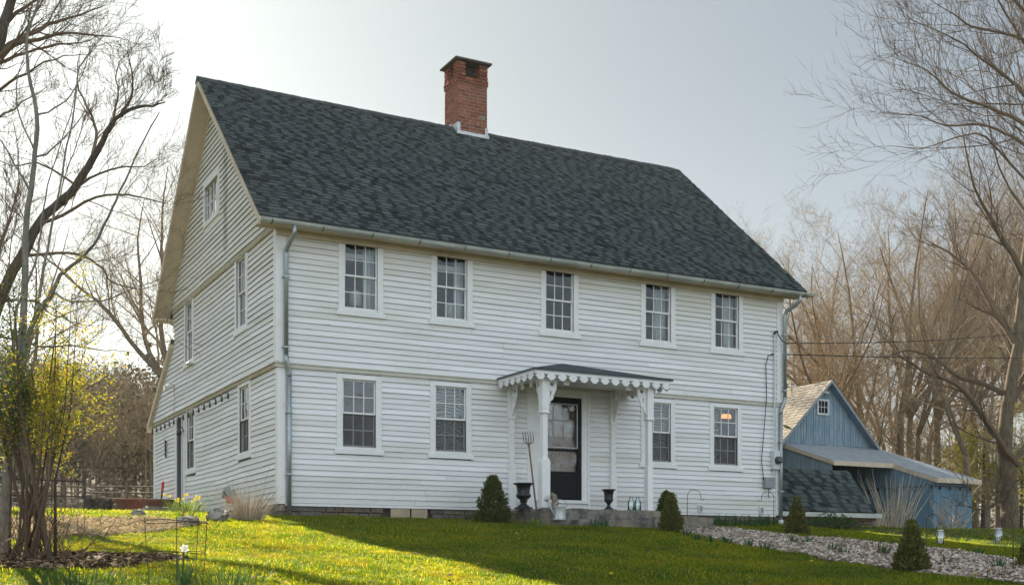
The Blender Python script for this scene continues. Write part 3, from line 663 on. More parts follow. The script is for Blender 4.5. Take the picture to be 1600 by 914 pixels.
# gutter and hangers
def half_round(mb, fx, x0, x1, r, mi=0):
    pass
mb = MB(); n = 12; gy, gzz, gr = -EY-.07, EZ-.075, .062
for (xa, xb) in ((XL-.0, XR+.09),):
    vs = []; seg = 24
    for i in range(seg+1):
        x = xa+(xb-xa)*i/seg; dz = -.02*math.sin(i/seg*math.pi)+.004*math.sin(i*1.7)
        for k in range(n+1):
            a = math.pi+math.pi*k/n; vs.append((x, gy+gr*math.cos(a), gzz+dz+gr*math.sin(a)))
    mb.add(vs, [(i*(n+1)+k, i*(n+1)+k+1, (i+1)*(n+1)+k+1, (i+1)*(n+1)+k) for i in range(seg) for k in range(n)])
    vs2 = [(x_, y_+(gy-y_)*.08, z_+.002) for x_,y_,z_ in vs]
    mb.add(vs2, [(i*(n+1)+k, (i+1)*(n+1)+k, (i+1)*(n+1)+k+1, i*(n+1)+k+1) for i in range(seg) for k in range(n)])
    for xe in (xa, xb): mb.add([(xe, gy+gr*math.cos(math.pi+math.pi*k/n), gzz+gr*math.sin(math.pi+math.pi*k/n)) for k in range(n+1)], [tuple(range(n+1))])
    mb.tube([(xa, gy-gr, gzz+.004),((xa+xb)/2, gy-gr, gzz-.016),(xb, gy-gr, gzz+.004)], .009, 6)
gut = mb.build('gutter', M['gutter'], house, smooth=False)
for i in range(14):
    x = XL+.2+i*.93; mb = MB()
    mb.tube([(x+.0, gy+gr*1.08*math.cos(a_), gzz-.01+gr*1.12*math.sin(a_)) for a_ in [math.pi+math.pi*k/8 for k in range(9)]], .008, 5); mb.tube([(x,gy+gr,gzz),(x,gy+gr+.02,gzz+.06)], .008, 5); mb.build('hanger', M['darkmetal'], gut)
# downspouts
def spout(x, xlow, rgt):
    mb = MB(); r = .042; y = -.115
    s = 1 if rgt else 1
    if rgt: pts = [(x+.10,gy,gzz-.05),(x+.10,gy+.01,gzz-.16),(x+.06,gy+.1,gzz-.25),(x-.02,y-.03,gzz-.36),(x-.04,y,gzz-.46),(x-.04,y,2.60)]
    else: pts = [(x+.05,gy,gzz-.05),(x+.05,gy+.01,gzz-.17),(x+.02,gy+.12,gzz-.28),(x-.0,y-.02,gzz-.40),(x-.0,y,gzz-.48),(x-.0,y,2.60)]
    mb.tube(pts, r, 12)
    root = mb.build('downspout', M['galv'], house, smooth=True)
    mb = MB(); xu = pts[-1][0]
    mb.tube([(xu,y,2.62),(xu,y-.0,2.54),(xu+(xlow-xu)*.3,y,2.48),(xu+(xlow-xu)*.8,y+.03,2.38),(xlow,y+.04,2.30),(xlow,y+.04,2.24)], r*1.05, 12); mb.build('elbow', M['galv'], root, smooth=True)
    mb = MB(); mb.tube([(xlow,y+.04,2.26),(xlow,y+.04,-.22)], r, 12); mb.build('lower_pipe', M['galv'], root, smooth=True)
    for z in (4.0,2.75): mb = MB(); mb.box((xu-.06,y-.045,z),(xu+.06,y+.07,z+.025)); mb.build('strap', M['galv'], root)
    for z in (1.6,.5): mb = MB(); mb.box((xlow-.055,y-.01,z),(xlow+.055,y+.11,z+.022)); mb.build('strap', M['galv'], root)
    if rgt: mb = MB(); mb.lathe([(.05,0),(.05,.07),(.06,.08),(.06,.14),(.045,.15)], (xlow,y+.04,-.27), 12); mb.build('boot', M['whiteplastic'], root)
spout(.105, .175, False); spout(W+.09, W-.03, True)

# foundation of laid stones
def stone_wall(fr, u0, u1, w0, z0, z1, name, parent, seed, skip=[], rows=4, mean=.32):
    rg = random.Random(seed); mb = MB(); z = z1; hs = [(z1-z0)/rows*rg.uniform(.85,1.15) for _ in range(rows)]; s = sum(hs); hs = [h*(z1-z0)/s for h in hs]
    for h in hs:
        u = u0+rg.uniform(-.1,0)
        while u < u1:
            l = mean*rg.uniform(.5,1.7); a = max(u,u0); b = min(u+l-.012, u1)
            if b-a > .04 and not any(s0 < (a+b)/2 < s1 for s0,s1 in skip):
                w = w0+rg.uniform(-.015,.02); n0 = len(mb.v); t = .012
                vs = []
                for (uu,ww,zz) in [(a,-.1,z-h+t),(b,-.1,z-h+t),(b,-.1,z-.0),(a,-.1,z-.0),(a,w-.012,z-h+t),(b,w-.012,z-h+t),(b,w-.012,z),(a,w-.012,z),(a+.02,w,z-h+t+.012),(b-.02,w,z-h+t+.012),(b-.02,w,z-.012),(a+.02,w,z-.012)]:
                    j = .007; vs.append(fr.P(uu+rg.uniform(-j,j), ww+(rg.uniform(-j,j) if ww > -.05 else 0), zz+rg.uniform(-j,j)))
                mb.add(vs, [(0,1,5,4),(1,2,6,5),(2,3,7,6),(3,0,4,7),(4,5,9,8),(5,6,10,9),(6,7,11,10),(7,4,8,11),(8,9,10,11)])
            u += l
        z -= h
    return mb.build(name, M['stone'], parent)
V0, V1 = onY(609,800).x, onY(672,800).x
fnd = stone_wall(FR, 0, W, -.03, -.52, -.05, 'foundation', house, 8, skip=[(V0-.05,V1+.05),(4.5,7.6)])
stone_wall(LF, 0, LEAN, -.03, -.5, -.03, 'foundation', house, 9)
mb = MB(); mb.box((.06,.06,-.8),(W-.06,LEAN-.05,-.051)); mb.build('foundation_core', M['stonedark'], house)
mb = MB(); vm = (V0+V1)/2
for a,b in ((V0+.02,vm-.01),(vm+.03,V1-.06)): mb.box((a,-.01,-.5),(b,.02,-.06))
M['panel'] = mat('vent_panel', (.46,.36,.25), .9, col2=(.36,.28,.19), scale=4)
mb.build('basement_panel', M['panel'], house)

# ---- front door
mb = MB(); a,b,z0,z1 = DOOR
fbox(mb, FR, a-.31, a-.12, 0, .03, 0.0, 2.41); fbox(mb, FR, a-.118, a, 0, .022, 0.0, 2.41); fbox(mb, FR, b, b+.13, 0, .03, 0.0, 2.41); fbox(mb, FR, b+.131, b+.19, 0, .045, 0.0, 2.41); fbox(mb, FR, a, b, 0, .03, z1, 2.41)
mb.build('door_casing', M['trim'], house, bevel=.003)
mb = MB(); fbox(mb, FR, a-.1, b+.12, -.1, .10, .12, .185); fbox(mb, FR, a-.08, b+.1, -.05, .05, -.02, .119); mb.build('door_sill', M['trim'], house, bevel=.004)
door = MB(); s = .095
fbox(door, FR, a, a+s, -.03, .012, .186, z1); fbox(door, FR, b-s, b, -.03, .012, .186, z1); fbox(door, FR, a+s, b-s, -.03, .012, z1-.12, z1)
fbox(door, FR, a+s, b-s, -.03, .012, .186, .27); fbox(door, FR, a+s, b-s, -.03, .012, .70, .765); fbox(door, FR, a+s, b-s, -.03, .012, 1.17, 1.22); fbox(door, FR, a+s, b-s, -.02, -.002, .27, .70)
door = door.build('storm_door', M['black'], house, bevel=.003)
mb = MB(); 
for (p,q,r_,t_) in ((a+s,b-s,.765,1.17),(a+s,b-s,1.22,z1-.12)): mb.add([FR.P(p,-.012,r_),FR.P(q,-.012,r_),FR.P(q,-.012,t_),FR.P(p,-.012,t_)], [(0,1,2,3)])
mb.build('glass', M['glasslow'], door)
mb = MB(); p,q,r_,t_ = a+s, b-s, 1.24, z1-.13
for (u0,u1,zz0,zz1) in ((p,p+.012,r_,t_),(q-.012,q,r_,t_),(p+.012,q-.012,t_-.012,t_),(p+.012,q-.012,r_,r_+.012)): fbox(mb, FR, u0,u1,-.006,.016,zz0,zz1)
mb.build('glass_bead', M['flash'], door)
mb = MB(); mb.tube([FR.P(a+.05,.02,1.15),FR.P(a+.05,.06,1.15),FR.P(a+.05,.06,1.05),FR.P(a+.05,.02,1.05)], .008, 6); mb.build('handle', M['steel'], door)
ind = MB(); fbox(ind, FR, a, b, -.14, -.10, .2, z1); 
for u0 in (a+.14, (a+b)/2+.03):
    for zz in (.35, .95): fbox(ind, FR, u0, u0+.31, -.10, -.09, zz, zz+.45)
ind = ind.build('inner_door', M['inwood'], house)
mb = MB()
for i in range(3):
    for j in range(2): fbox(mb, FR, a+.13+i*.24, a+.13+i*.24+.20, -.099, -.092, 1.48+j*.34, 1.48+j*.34+.30)
mb.build('pane', M['glass'], ind)
# side door
mb = MB(); a,b,z0,z1 = SDOOR
fbox(mb, LF, a-.13, a, 0, .03, 0, 2.42); fbox(mb, LF, b, b+.13, 0, .03, 0, 2.42); fbox(mb, LF, a, b, 0, .028, z1, 2.42); mb.build('door_casing', M['trim'], house, bevel=.003)
mb = MB(); fbox(mb, LF, a, b, -.10, -.06, .0, z1); sdoor = mb.build('side_door', M['black'], house)
mb = MB(); fbox(mb, LF, a+.14, b-.14, -.059, -.055, .9, 2.1); mb.build('glass', M['glasslow'], sdoor)
mb = MB(); fbox(mb, LF, a+.3, a+.33, -.05, .01, .3, z1); mb.build('door_edge', M['trim'], sdoor)
# sconce by the side door
q = LF.P(SDOOR[0]-.0, .10, 1.95); mb = MB(); mb.lathe([(.02,0),(.055,.03),(.06,.12),(.02,.17)], (-.14,SDOOR[0]-.07,1.86), 10); mb.tube([(-.0,SDOOR[0]-.07,1.9),(-.08,SDOOR[0]-.07,2.08),(-.14,SDOOR[0]-.07,2.04)], .012, 6); mb.build('wall_sconce', M['iron'], house, smooth=True)

# ---- porch
PXL, PXR, PYF, PZ = 4.40, 7.45, -1.50, 2.44
APX = (5.85, 0, 2.92)
mb = MB()
def tri(a,b,c_, ns=1):
    mb.add([a,b,c_,(a[0],a[1],a[2]-.03),(b[0],b[1],b[2]-.03),(c_[0],c_[1],c_[2]-.03)], [(0,1,2),(5,4,3),(0,3,4,1),(1,4,5,2),(2,5,3,0)])
Z = PZ+.085
tri((PXL-.05,PYF-.05,Z),(PXR+.05,PYF-.05,Z),(APX[0],-.06,2.93)); tri((PXL-.05,-.06,Z),(PXL-.05,PYF-.05,Z),(APX[0],-.06,2.929)); tri((PXR+.05,PYF-.05,Z),(PXR+.05,-.06,Z),(APX[0],-.06,2.928))
M['porchroof'] = mat('porch_roofing', (.045,.055,.062), .9, col2=(.07,.08,.085), scale=25, bump=.3)
porch = mb.build('porch_roof', M['porchroof'], house)
mb = MB(); mb.box((PXL-.035,PYF-.035,PZ+.045),(PXR+.035,-.07,PZ+.082)); mb.box((PXL,PYF,PZ-.02),(PXR,PYF+.03,PZ+.045)); mb.box((PXL,PYF+.03,PZ-.02),(PXL+.03,-.06,PZ+.045)); mb.box((PXR-.03,PYF+.03,PZ-.02),(PXR,-.06,PZ+.045))
mb.box((PXL+.03,PYF+.03,PZ+.02),(PXR-.03,-.06,PZ+.04)); mb.build('porch_cornice', M['trim'], porch, bevel=.003)
def curve_mesh(splines, depth):
    cu = bpy.data.curves.new('tmp','CURVE'); cu.dimensions = '2D'; cu.fill_mode = 'BOTH'; cu.extrude = depth/2
    for s in splines:
        sp = cu.splines.new('POLY'); sp.points.add(len(s)-1); sp.use_cyclic_u = True
        for i,p in enumerate(s): sp.points[i].co = (p[0],p[1],0,1)
    ob = bpy.data.objects.new('tmp', cu); dg = bpy.context.evaluated_depsgraph_get()
    C.objects.link(ob); dg.update(); me = bpy.data.meshes.new_from_object(ob.evaluated_get(dg)); C.objects.unlink(ob); bpy.data.objects.remove(ob)
    return me
def flat_obj(name, me, m, parent, fr, u, w_, z, flip=1):
    me = me.copy(); me.materials.clear(); me.materials.append(m)
    for v in me.vertices: p = fr.P(u+flip*v.co.x, w_+v.co.z, z+v.co.y); v.co = p
    o = bpy.data.objects.new(name, me); C.objects.link(o); o.parent = parent
    return o
half = [(0,-.165),(.028,-.152),(.055,-.148),(.066,-.128),(.082,-.110),(.104,-.100),(.106,-.084),(.088,-.082),(.076,-.066),(.082,-.044),(.100,-.040),(.1225,-.058)]
def trim_spline(L):
    n = max(2, round(L/.245)); cw = L/n; k = cw/.245; pts = [(0,0)]
    for i in range(n):
        c = i*cw+cw/2
        # from notch (left) to tip to notch (right)
        for (x,z) in reversed(half): pts.append((c-x*k, z))
        for (x,z) in half[1:]: pts.append((c+x*k, z))
    pts.append((L,0)); pts[1] = (0.0, pts[1][1]); pts[-2] = (L, pts[-2][1]); return pts
FF = Frame((0,PYF,0),(1,0,0),(0,-1,0)); FL = Frame((PXL,0,0),(0,-1,0),(-1,0,0)); FRt = Frame((PXR,0,0),(0,-1,0),(1,0,0))
flat_obj('scalloped_trim', curve_mesh([trim_spline(PXR-PXL+.02)], .02), M['trim'], porch, FF, PXL-.01, .012, PZ+.04)
flat_obj('scalloped_trim', curve_mesh([trim_spline(-PYF-.07)], .02), M['trim'], porch, FL, .06, .012, PZ+.04)
flat_obj('scalloped_trim', curve_mesh([trim_spline(-PYF-.07)], .02), M['trim'], porch, FRt, .06, .012, PZ+.04)
def circ(cx, cy, r, n=10): return [(cx+r*math.cos(2*math.pi*i/n), cy+r*math.sin(2*math.pi*i/n)) for i in range(n)]
def quatre(cx, cy, r):
    pts = []
    for q_ in range(4):
        for i in range(7):
            a = q_*math.pi/2-math.pi*.5+math.pi*i/6*1.0; ca = q_*math.pi/2
            pts.append((cx+math.cos(ca)*r*1.1+r*.62*math.cos(a), cy+math.sin(ca)*r*1.1+r*.62*math.sin(a)))
    return pts
bracket = [(0,0),(.47,0),(.47,-.16),(.36,-.16),(.36,-.10),(.31,-.06),(.26,-.06),(.215,-.10),(.20,-.17),(.195,-.26),(.17,-.30),(.155,-.34),(.12,-.37),(.135,-.40),(.115,-.45),(.075,-.475),(.05,-.52),(.02,-.60),(0,-.62)]
bme = curve_mesh([bracket, quatre(.10,-.16,.03), [(.05,-.27),(.085,-.31),(.08,-.37),(.05,-.42),(.058,-.35)]], .022)
def post(x, y, hb=.088):
    mb = MB(); h = .052
    mb.box((x-h,y-h,-.06),(x+h,y+h,PZ+.03))
    mb.prism([(-hb,0),(hb,0),(hb,.86),(hb-.012,.89),(h+.002,.92),(-h-.002,.92),(-hb+.012,.89),(-hb,.86)], lambda a_,b_: (x+a_,y-hb,b_-.045), lambda a_,b_: (x+a_,y+hb,b_-.045))
    mb.box((x-.085,y-.085,1.72),(x+.085,y+.085,1.745)); mb.box((x-.07,y-.07,1.745),(x+.07,y+.07,1.80)); mb.box((x-h-.02,y-h-.02,1.80),(x+h+.02,y+h+.02,PZ+.02))
    return mb.build('porch_post', M['trim'], house, bevel=.004)
pxl, pxr, py = 4.69, 7.06, -1.33
P1 = post(pxl, py); P2 = post(pxr, py, .064)
FB = Frame((0,py,0),(1,0,0),(0,-1,0))
flat_obj('bracket', bme, M['trim'], P1, FB, pxl+.072, .0, PZ-.0, 1); flat_obj('bracket', bme, M['trim'], P2, FB, pxr-.072, .0, PZ-.0, -1)
FB1 = Frame((pxl,0,0),(0,-1,0),(-1,0,0)); FB2 = Frame((pxr,0,0),(0,-1,0),(1,0,0))
flat_obj('bracket', bme, M['trim'], P1, FB1, -py-.072, 0, PZ, -1); flat_obj('bracket', bme, M['trim'], P2, FB2, -py-.072, 0, PZ, -1)
for x,Fq in ((pxl,FB1),(pxr,FB2)):
    mb = MB(); mb.box((x-.055,-.07,-.02),(x+.055,-.003,1.75)); mb.box((x-.07,-.09,-.021),(x+.07,-.004,.86)); mb.box((x-.075,-.085,1.75),(x+.075,-.0045,PZ-.02)); o = mb.build('porch_pilaster', M['trim'], house, bevel=.003)
    flat_obj('bracket', bme, M['trim'], o, Fq, .085, 0, PZ, 1)

# front step of big stones
step = MB(); step.box((4.55,-1.62,-.6),(7.62,.02,-.06), jit=.012, rng=rs)
def rough_block(x0,x1,y0,y1,z0,z1,amp=.02,seed=0,n=(14,6,4)):
    bm = bmesh.new(); bmesh.ops.create_cube(bm, size=1); bmesh.ops.subdivide_edges(bm, edges=bm.edges[:], cuts=7, use_grid_fill=True)
    for v in bm.verts:
        p = Vector((x0+(x1-x0)*(v.co.x+.5), y0+(y1-y0)*(v.co.y+.5), z0+(z1-z0)*(v.co.z+.5)))
        p += Vector([noise.noise(p*3.1+Vector((seed+7*k,0,0)))*amp for k in range(3)]); p += Vector([noise.noise(p*11+Vector((seed+5*k,3,0)))*amp*.4 for k in range(3)])
        v.co = p
    me = bpy.data.meshes.new('block'); bm.to_mesh(me); bm.free()
    return me
def join_blocks(name, blocks, m, parent=None):
    bm = bmesh.new()
    for me in blocks: bm.from_mesh(me)
    me = bpy.data.meshes.new(name); bm.to_mesh(me); bm.free(); me.materials.append(m); o = bpy.data.objects.new(name, me); C.objects.link(o)
    if parent: o.parent = parent
    return o
root = empty('stone_doorstep', (6,-1,-.4), label='grey stone doorstep under the front porch', cat='doorstep')
for i,(b_) in enumerate([(4.55,6.05,-1.66,-.01,-.62,-.062),(6.06,7.5,-1.60,-.01,-.62,-.066),(6.75,8.15,-1.98,-1.64,-.75,-.20),(5.1,6.73,-1.93,-1.68,-.8,-.27)]):
    o = join_blocks('stone_slab', [rough_block(*b_, amp=.03, seed=i*3)], M['slab']); o.parent = root; o.matrix_parent_inverse = Matrix.Translation(-root.location)

# ---- services on the wall at the right
ux = onY(1207,700).x; 
mb = MB(); mb.tube([(ux-.02,-.09,4.0),(ux-.02,-.09,1.35)], .018, 8); mb.tube([(ux-.02,-.09,1.0),(ux-.02,-.07,.75)], .016, 8); mb.build('conduit', M['pipepaint'], house)
mb = MB(); mb.box((ux-.08,-.14,1.0),(ux+.1,-.02,1.42)); meter = mb.build('electric_meter', M['pipepaint'], house, bevel=.008)
mb = MB(); mb.tube([(ux+.03,-.14,1.2),(ux+.03,-.17,1.2),(ux+.03,-.171,1.2),(ux+.03,-.24,1.2),(ux+.03,-.27,1.2)], [.09,.09,.075,.075,.05], 18); mb.build('meter_dial', M['steel'], meter, smooth=False)
bx_ = onY(1198,757).x
mb = MB(); mb.box((bx_-.13,-.12,.58),(bx_+.14,-.02,.82)); mb.build('utility_box', M['greyplastic'], house, bevel=.01)
mb = MB(); mb.tube([(bx_-.13,-.05,.76),(bx_-.19,-.05,1.2),(bx_-.14,-.08,1.9),(bx_-.08,-.09,2.6),(bx_-.10,-.09,3.3),(bx_-.03,-.09,3.52),(bx_+.08,-.1,3.55)], .009, 5); mb.tube([(bx_,-.08,.58),(bx_-.02,-.08,.40),(bx_+.02,-.08,.36)], .009, 5); mb.build('service_wire', M['cable'], house)
mb = MB(); mb.tube([(ux-.02,-.09,4.0),(ux-.02,-.10,4.05),(ux+.02,-.16,4.06)], .028, 8); mb.tube([(ux+.0,-.14,4.05),(ux+.10,-.2,3.85),(ux+.25,-.25,3.78)], .014, 6); mb.build('service_head', M['darkmetal'], house)
for x in (onY(1093,790).x, onY(1188,790).x):
    mb = MB(); mb.box((x-.055,-.055,.0),(x+.055,-.015,.17)); o = mb.build('outlet_box', M['whiteplastic'], house, bevel=.004); mb = MB(); mb.box((x-.035,-.062,.03),(x+.035,-.056,.14)); mb.build('cover', M['greyplastic'], o)
# gable floodlight and vent on the side wall
p = onX(272,603,-.06); mb = MB(); mb.tube([p, p+Vector((-.1,0,-.02)), p+Vector((-.22,.0,-.08))], [.05,.06,.075], 12); mb.tube([p+Vector((0,0,-.05)), Vector((p.x,p.y,2.55))], .014, 6); mb.build('flood_light', M['whiteplastic'], house, smooth=True)
p = onX(300,568,-.06); mb = MB(); mb.tube([p+Vector((.02,.12,0)), p+Vector((-.08,.12,0)), p+Vector((-.08,-.12,0)), p+Vector((.02,-.12,0))], .035, 8); mb.build('vent_hood', M['whiteplastic'], house)
# vent pipe with elbow low on the side wall
p = onX(368,778,0); 
mb = MB(); mb.tube([p+Vector((.02,-.08,-.02)), p+Vector((-.10,-.08,-.02)), p+Vector((-.14,-.05,.10)), p+Vector((-.15,.04,.18)), p+Vector((-.15,.13,.18)), p+Vector((-.15,.24,.12)), p+Vector((-.15,.27,.02))], [.06,.06,.06,.055,.055,.055,.06], 14); vp = mb.build('vent_pipe', M['greyplastic'], house, smooth=True)
mb = MB(); mb.tube([p+Vector((-.04,-.08,-.06)), p+Vector((-.155,-.06,-.05)), p+Vector((-.15,-.05,.03))], [.066,.068,.064], 14); mb.build('coupling', M['red'], vp)
# string of lights under the belt
sl = empty('string_light', (-.08,7,2.4), label='dark string of festoon bulbs under the tan board on the side wall', cat='string lights')
pts = []; mb = MB()
ys = [2.95+i*.5 for i in range(17)]
path = []
for i,y in enumerate(ys): path += [Vector((-.10,y,2.38)), Vector((-.11,y+.25,2.34))] if y < 10.7 else []
mb.tube(path, .008, 5); o = mb.build('cord', M['cable']); o.parent = sl; o.matrix_parent_inverse = Matrix.Translation(-sl.location)
bulb = None
for y in ys:
    if y > 10.8: break
    if bulb is None:
        mb = MB(); mb.lathe([(.01,.05),(.017,.03),(.017,.0),(.022,-.02),(.026,-.045),(.016,-.07),(.004,-.075)], (0,0,0), 10); bulb = mb.build('bulb', M['iron'], sl, smooth=True); o = bulb
    else: o = bulb.copy(); C.objects.link(o)
    o.parent = sl; o.location = Vector((-.11,y+.1,2.28))-sl.location
# ornament on the wall near the far corner
p = onX(259,701,-.05); mb = MB()
for dz in (-.16,-.05,.06,.16): mb.tube([p+Vector((0,-.05,dz)),p+Vector((-.02,0,dz+.05)),p+Vector((0,.05,dz)),p+Vector((0,0,dz-.05)),p+Vector((0,-.05,dz))], .016, 5)
o = mb.build('wall_ornament', M['iron']); tag(o, 'small dark metal ornament on the white side wall left of the side door', 'wall ornament')

# cellar hatch roof at the right of the house
HX1 = 14.6; e0 = onY(1222,797,.1); ez = e0.z; tp = onX(1322,737,HX1); hy0, hy1, hz0, hz1 = .1, tp.y, ez, tp.z
hatch = empty('cellar_bulkhead', (13,.6,-.25), label='low stone cellar entrance with dark shingle roof beside the house', cat='cellar entrance')
def adopt(o, root, lab=None):
    o.parent = root; o.matrix_parent_inverse = Matrix.Translation(-root.location); return o
hl_ = math.hypot(hy1-hy0, hz1-hz0); hc, hs_ = (hy1-hy0)/hl_, (hz1-hz0)/hl_
mb = MB(); slope_shingles(mb, lambda u,v,h: Vector((u,hy0-.04+v*hc-h*hs_,hz0+v*hs_+h*hc)), W+.06, HX1, hl_, .14, random.Random(12), (.14,.34))
adopt(mb.build('roof', [M['shingle'],M['shinglelow']]), hatch)
mb = MB(); mb.prism([(hy0,hz0-.03),(hy1,hz1-.03),(hy1+1.6,hz0-.2),(hy0,hz0-.2)], lambda a_,b_: (W+.05,a_,b_), lambda a_,b_: (HX1-.03,a_,b_)); adopt(mb.build('roof_core', M['inwood']), hatch)
mb = MB(); x = W+.06
while x < HX1: mb.add([(x,hy1-.13,hz1-.11),(x,hy1,hz1+.03),(x,hy1+.13,hz1-.11),(x+.2,hy1-.13,hz1-.12),(x+.2,hy1,hz1+.02),(x+.2,hy1+.13,hz1-.12)], [(0,1,4,3),(1,2,5,4),(0,2,1)]); x += .17
adopt(mb.build('ridge_cap', M['shingle']), hatch)
mb = MB(); mb.box((W+.03,hy0-.09,hz0-.13),(HX1+.08,hy0-.05,hz0-.025)); mb.box((W+.03,hy0-.09,hz0-.135),(W+.06,hy0+.25,hz0+.1)); adopt(mb.build('fascia', M['gutter']), hatch)
o = stone_wall(Frame((0,hy0+.06,0),(1,0,0),(0,-1,0)), W+.1, HX1-.1, 0, -.5, hz0-.14, 'stone_wall', None, 33, rows=3, mean=.45); adopt(o, hatch)
mb = MB(); mb.box((W+.1,hy0+.08,-.6),(HX1-.1,hy1+1.3,hz0-.141)); adopt(mb.build('stone_core', M['stonedark']), hatch)

# ------------------------------------------------------------------ interior things seen through the glass
def curtain(x0, x1, z0, z1, y, label, group, m='curtain', seed=0):
    rg = random.Random(seed); mb = MB(); n = 30; vs = []
    for j in range(5):
        z = z0+(z1-z0)*j/4
        for i in range(n+1):
            u = i/n; vs.append((x0+(x1-x0)*u, y+.025*math.sin(u*(x1-x0)/.3*6.28*2+seed)+.008*math.sin(u*40), z))
    mb.add(vs, [(j*(n+1)+i, j*(n+1)+i+1, (j+1)*(n+1)+i+1, (j+1)*(n+1)+i) for j in range(4) for i in range(n)])
    o = mb.build('curtain', M[m], smooth=True); sm = o.modifiers.new('thick','SOLIDIFY'); sm.thickness = .004
    return tag(o, label, 'curtain', group)
pos = ['leftmost','second','middle','fourth','rightmost']
for i,k in ((0,.20),(1,.17),(3,.28),(4,.26)):
    a,b = up_front[i]; curtain(b-k, b+.02, ZU[0]-.02, ZU[1]+.05, .16, f'white curtain at the right edge of the {pos[i]} upper front window', 'white curtains upstairs', seed=i)
for i in (0,1):
    a,b = up_front[i]; mb = MB(); mb.box((a+.0,.12,ZU[1]-.24),(b,.125,ZU[1]-.15)); o = mb.build('roller_blind', M['blind']); tag(o, f'pale roller blind at the top of the {pos[i]} upper front window', 'roller blind')
    lp = onY(*((556,468),(704,487))[i],.35); cx = lp.x; tz = lp.z-.48
    rt = empty('table_lamp', (cx,.35,tz), label=f'lamp with cream drum shade behind the {pos[i]} upper front window', cat='table lamp')
    mb = MB(); mb.lathe([(.12,0),(.125,.001),(.115,.28),(.11,.28)], (0,0,.34), 24); mb.build('lamp_shade', M['shade'], rt, smooth=True)
    mb = MB(); mb.lathe([(.06,0),(.07,.03),(.04,.1),(.08,.2),(.05,.3),(.015,.34),(.015,.5)], (0,0,0), 16); mb.build('lamp_base', M['pinkbase'], rt, smooth=True)
    mb = MB(); mb.box((a-.05,.2,tz-.04),(b+.1,.6,tz-.001)); 
    for xx in (a-.02,b+.03):
        for yy in (.22,.54): mb.box((xx,yy,2.545),(xx+.04,yy+.04,tz-.041))
    o = mb.build('side_table', M['inwood']); tag(o, f'small dark table carrying the lamp behind the {pos[i]} upper front window', 'table')
# lace panels downstairs
def lace_mat():
    m = bpy.data.materials.new('lace'); m.use_nodes = True; N = m.node_tree.nodes; L = m.node_tree.links
    b = N['Principled BSDF']; b.inputs['Base Color'].default_value = (.42,.43,.42,1); b.inputs['Roughness'].default_value = .9
    tc = N.new('ShaderNodeTexCoord'); wv = N.new('ShaderNodeTexWave'); wv.wave_type = 'RINGS'; wv.rings_direction = 'SPHERICAL'; wv.inputs['Scale'].default_value = 5.5; wv.inputs['Distortion'].default_value = 11; wv.inputs['Detail'].default_value = 1.5; wv.inputs['Detail Scale'].default_value = .6
    L.new(tc.outputs['Object'], wv.inputs[0]); r = N.new('ShaderNodeValToRGB'); r.color_ramp.elements[0].position = .45; r.color_ramp.elements[1].position = .7; L.new(wv.outputs[0], r.inputs[0])
    tr = N.new('ShaderNodeBsdfTransparent'); ms = N.new('ShaderNodeMixShader'); L.new(r.outputs[0], ms.inputs[0]); L.new(tr.outputs[0], ms.inputs[1]); L.new(b.outputs[0], ms.inputs[2]); L.new(ms.outputs[0], N['Material Output'].inputs[0]); return m
M['lace'] = lace_mat()
for i,(nm) in ((1,'second'),(2,'third'),(3,'rightmost')):
    a,b = lo_front[i]; mb = MB(); mb.box((0-.32,.0,0),(.32 if i < 3 else -.09,.002,1.22)); o = mb.build('lace_curtain', M['lace'], loc=((a+b)/2,.13,ZL[0])); tag(o, f'swirled lace curtain behind the {nm} ground floor front window', 'lace curtain', 'lace curtains downstairs')
    if i < 3: curtain((a+b)/2-.1+.16*(i==2)*-1, (a+b)/2+.14-.16*(i==2), ZL[0]-.1, ZL[1]+.1, .30, f'rust brown drape behind the {nm} ground floor front window', 'brown drapes downstairs', 'rust' if 'rust' in M else 'inwood', seed=9+i)
# lit pendant lamp
def emis(name, col, s):
    m = bpy.data.materials.new(name); m.use_nodes = True; b = m.node_tree.nodes['Principled BSDF']; b.inputs['Base Color'].default_value = (*col,1); b.inputs['Emission Color'].default_value = (*col,1); b.inputs['Emission Strength'].default_value = s; return m
M['lit'] = emis('lit_shade', (.9,.36,.10), .55)
pl_ = onY(1137,651,.5)
rt = empty('pendant_lamp', (pl_.x,.5,pl_.z-.06), label='lit amber glass pendant lamp behind the rightmost ground floor window', cat='pendant lamp')
for dx,dy in ((0,0),(-.10,.05),(.10,.05)):
    mb = MB(); mb.lathe([(.02,.07),(.045,.045),(.058,0),(.052,-.03)], (dx*.7,dy,.06), 12, mod=lambda a_,z_: 1+.12*math.cos(6*a_)); mb.build('lamp_shade', M['lit'], rt, smooth=True)
mb = MB(); mb.tube([(0,0,.14),(0,0,2.43-pl_.z+.06)], .008, 6); mb.build('stem', M['darkmetal'], rt)
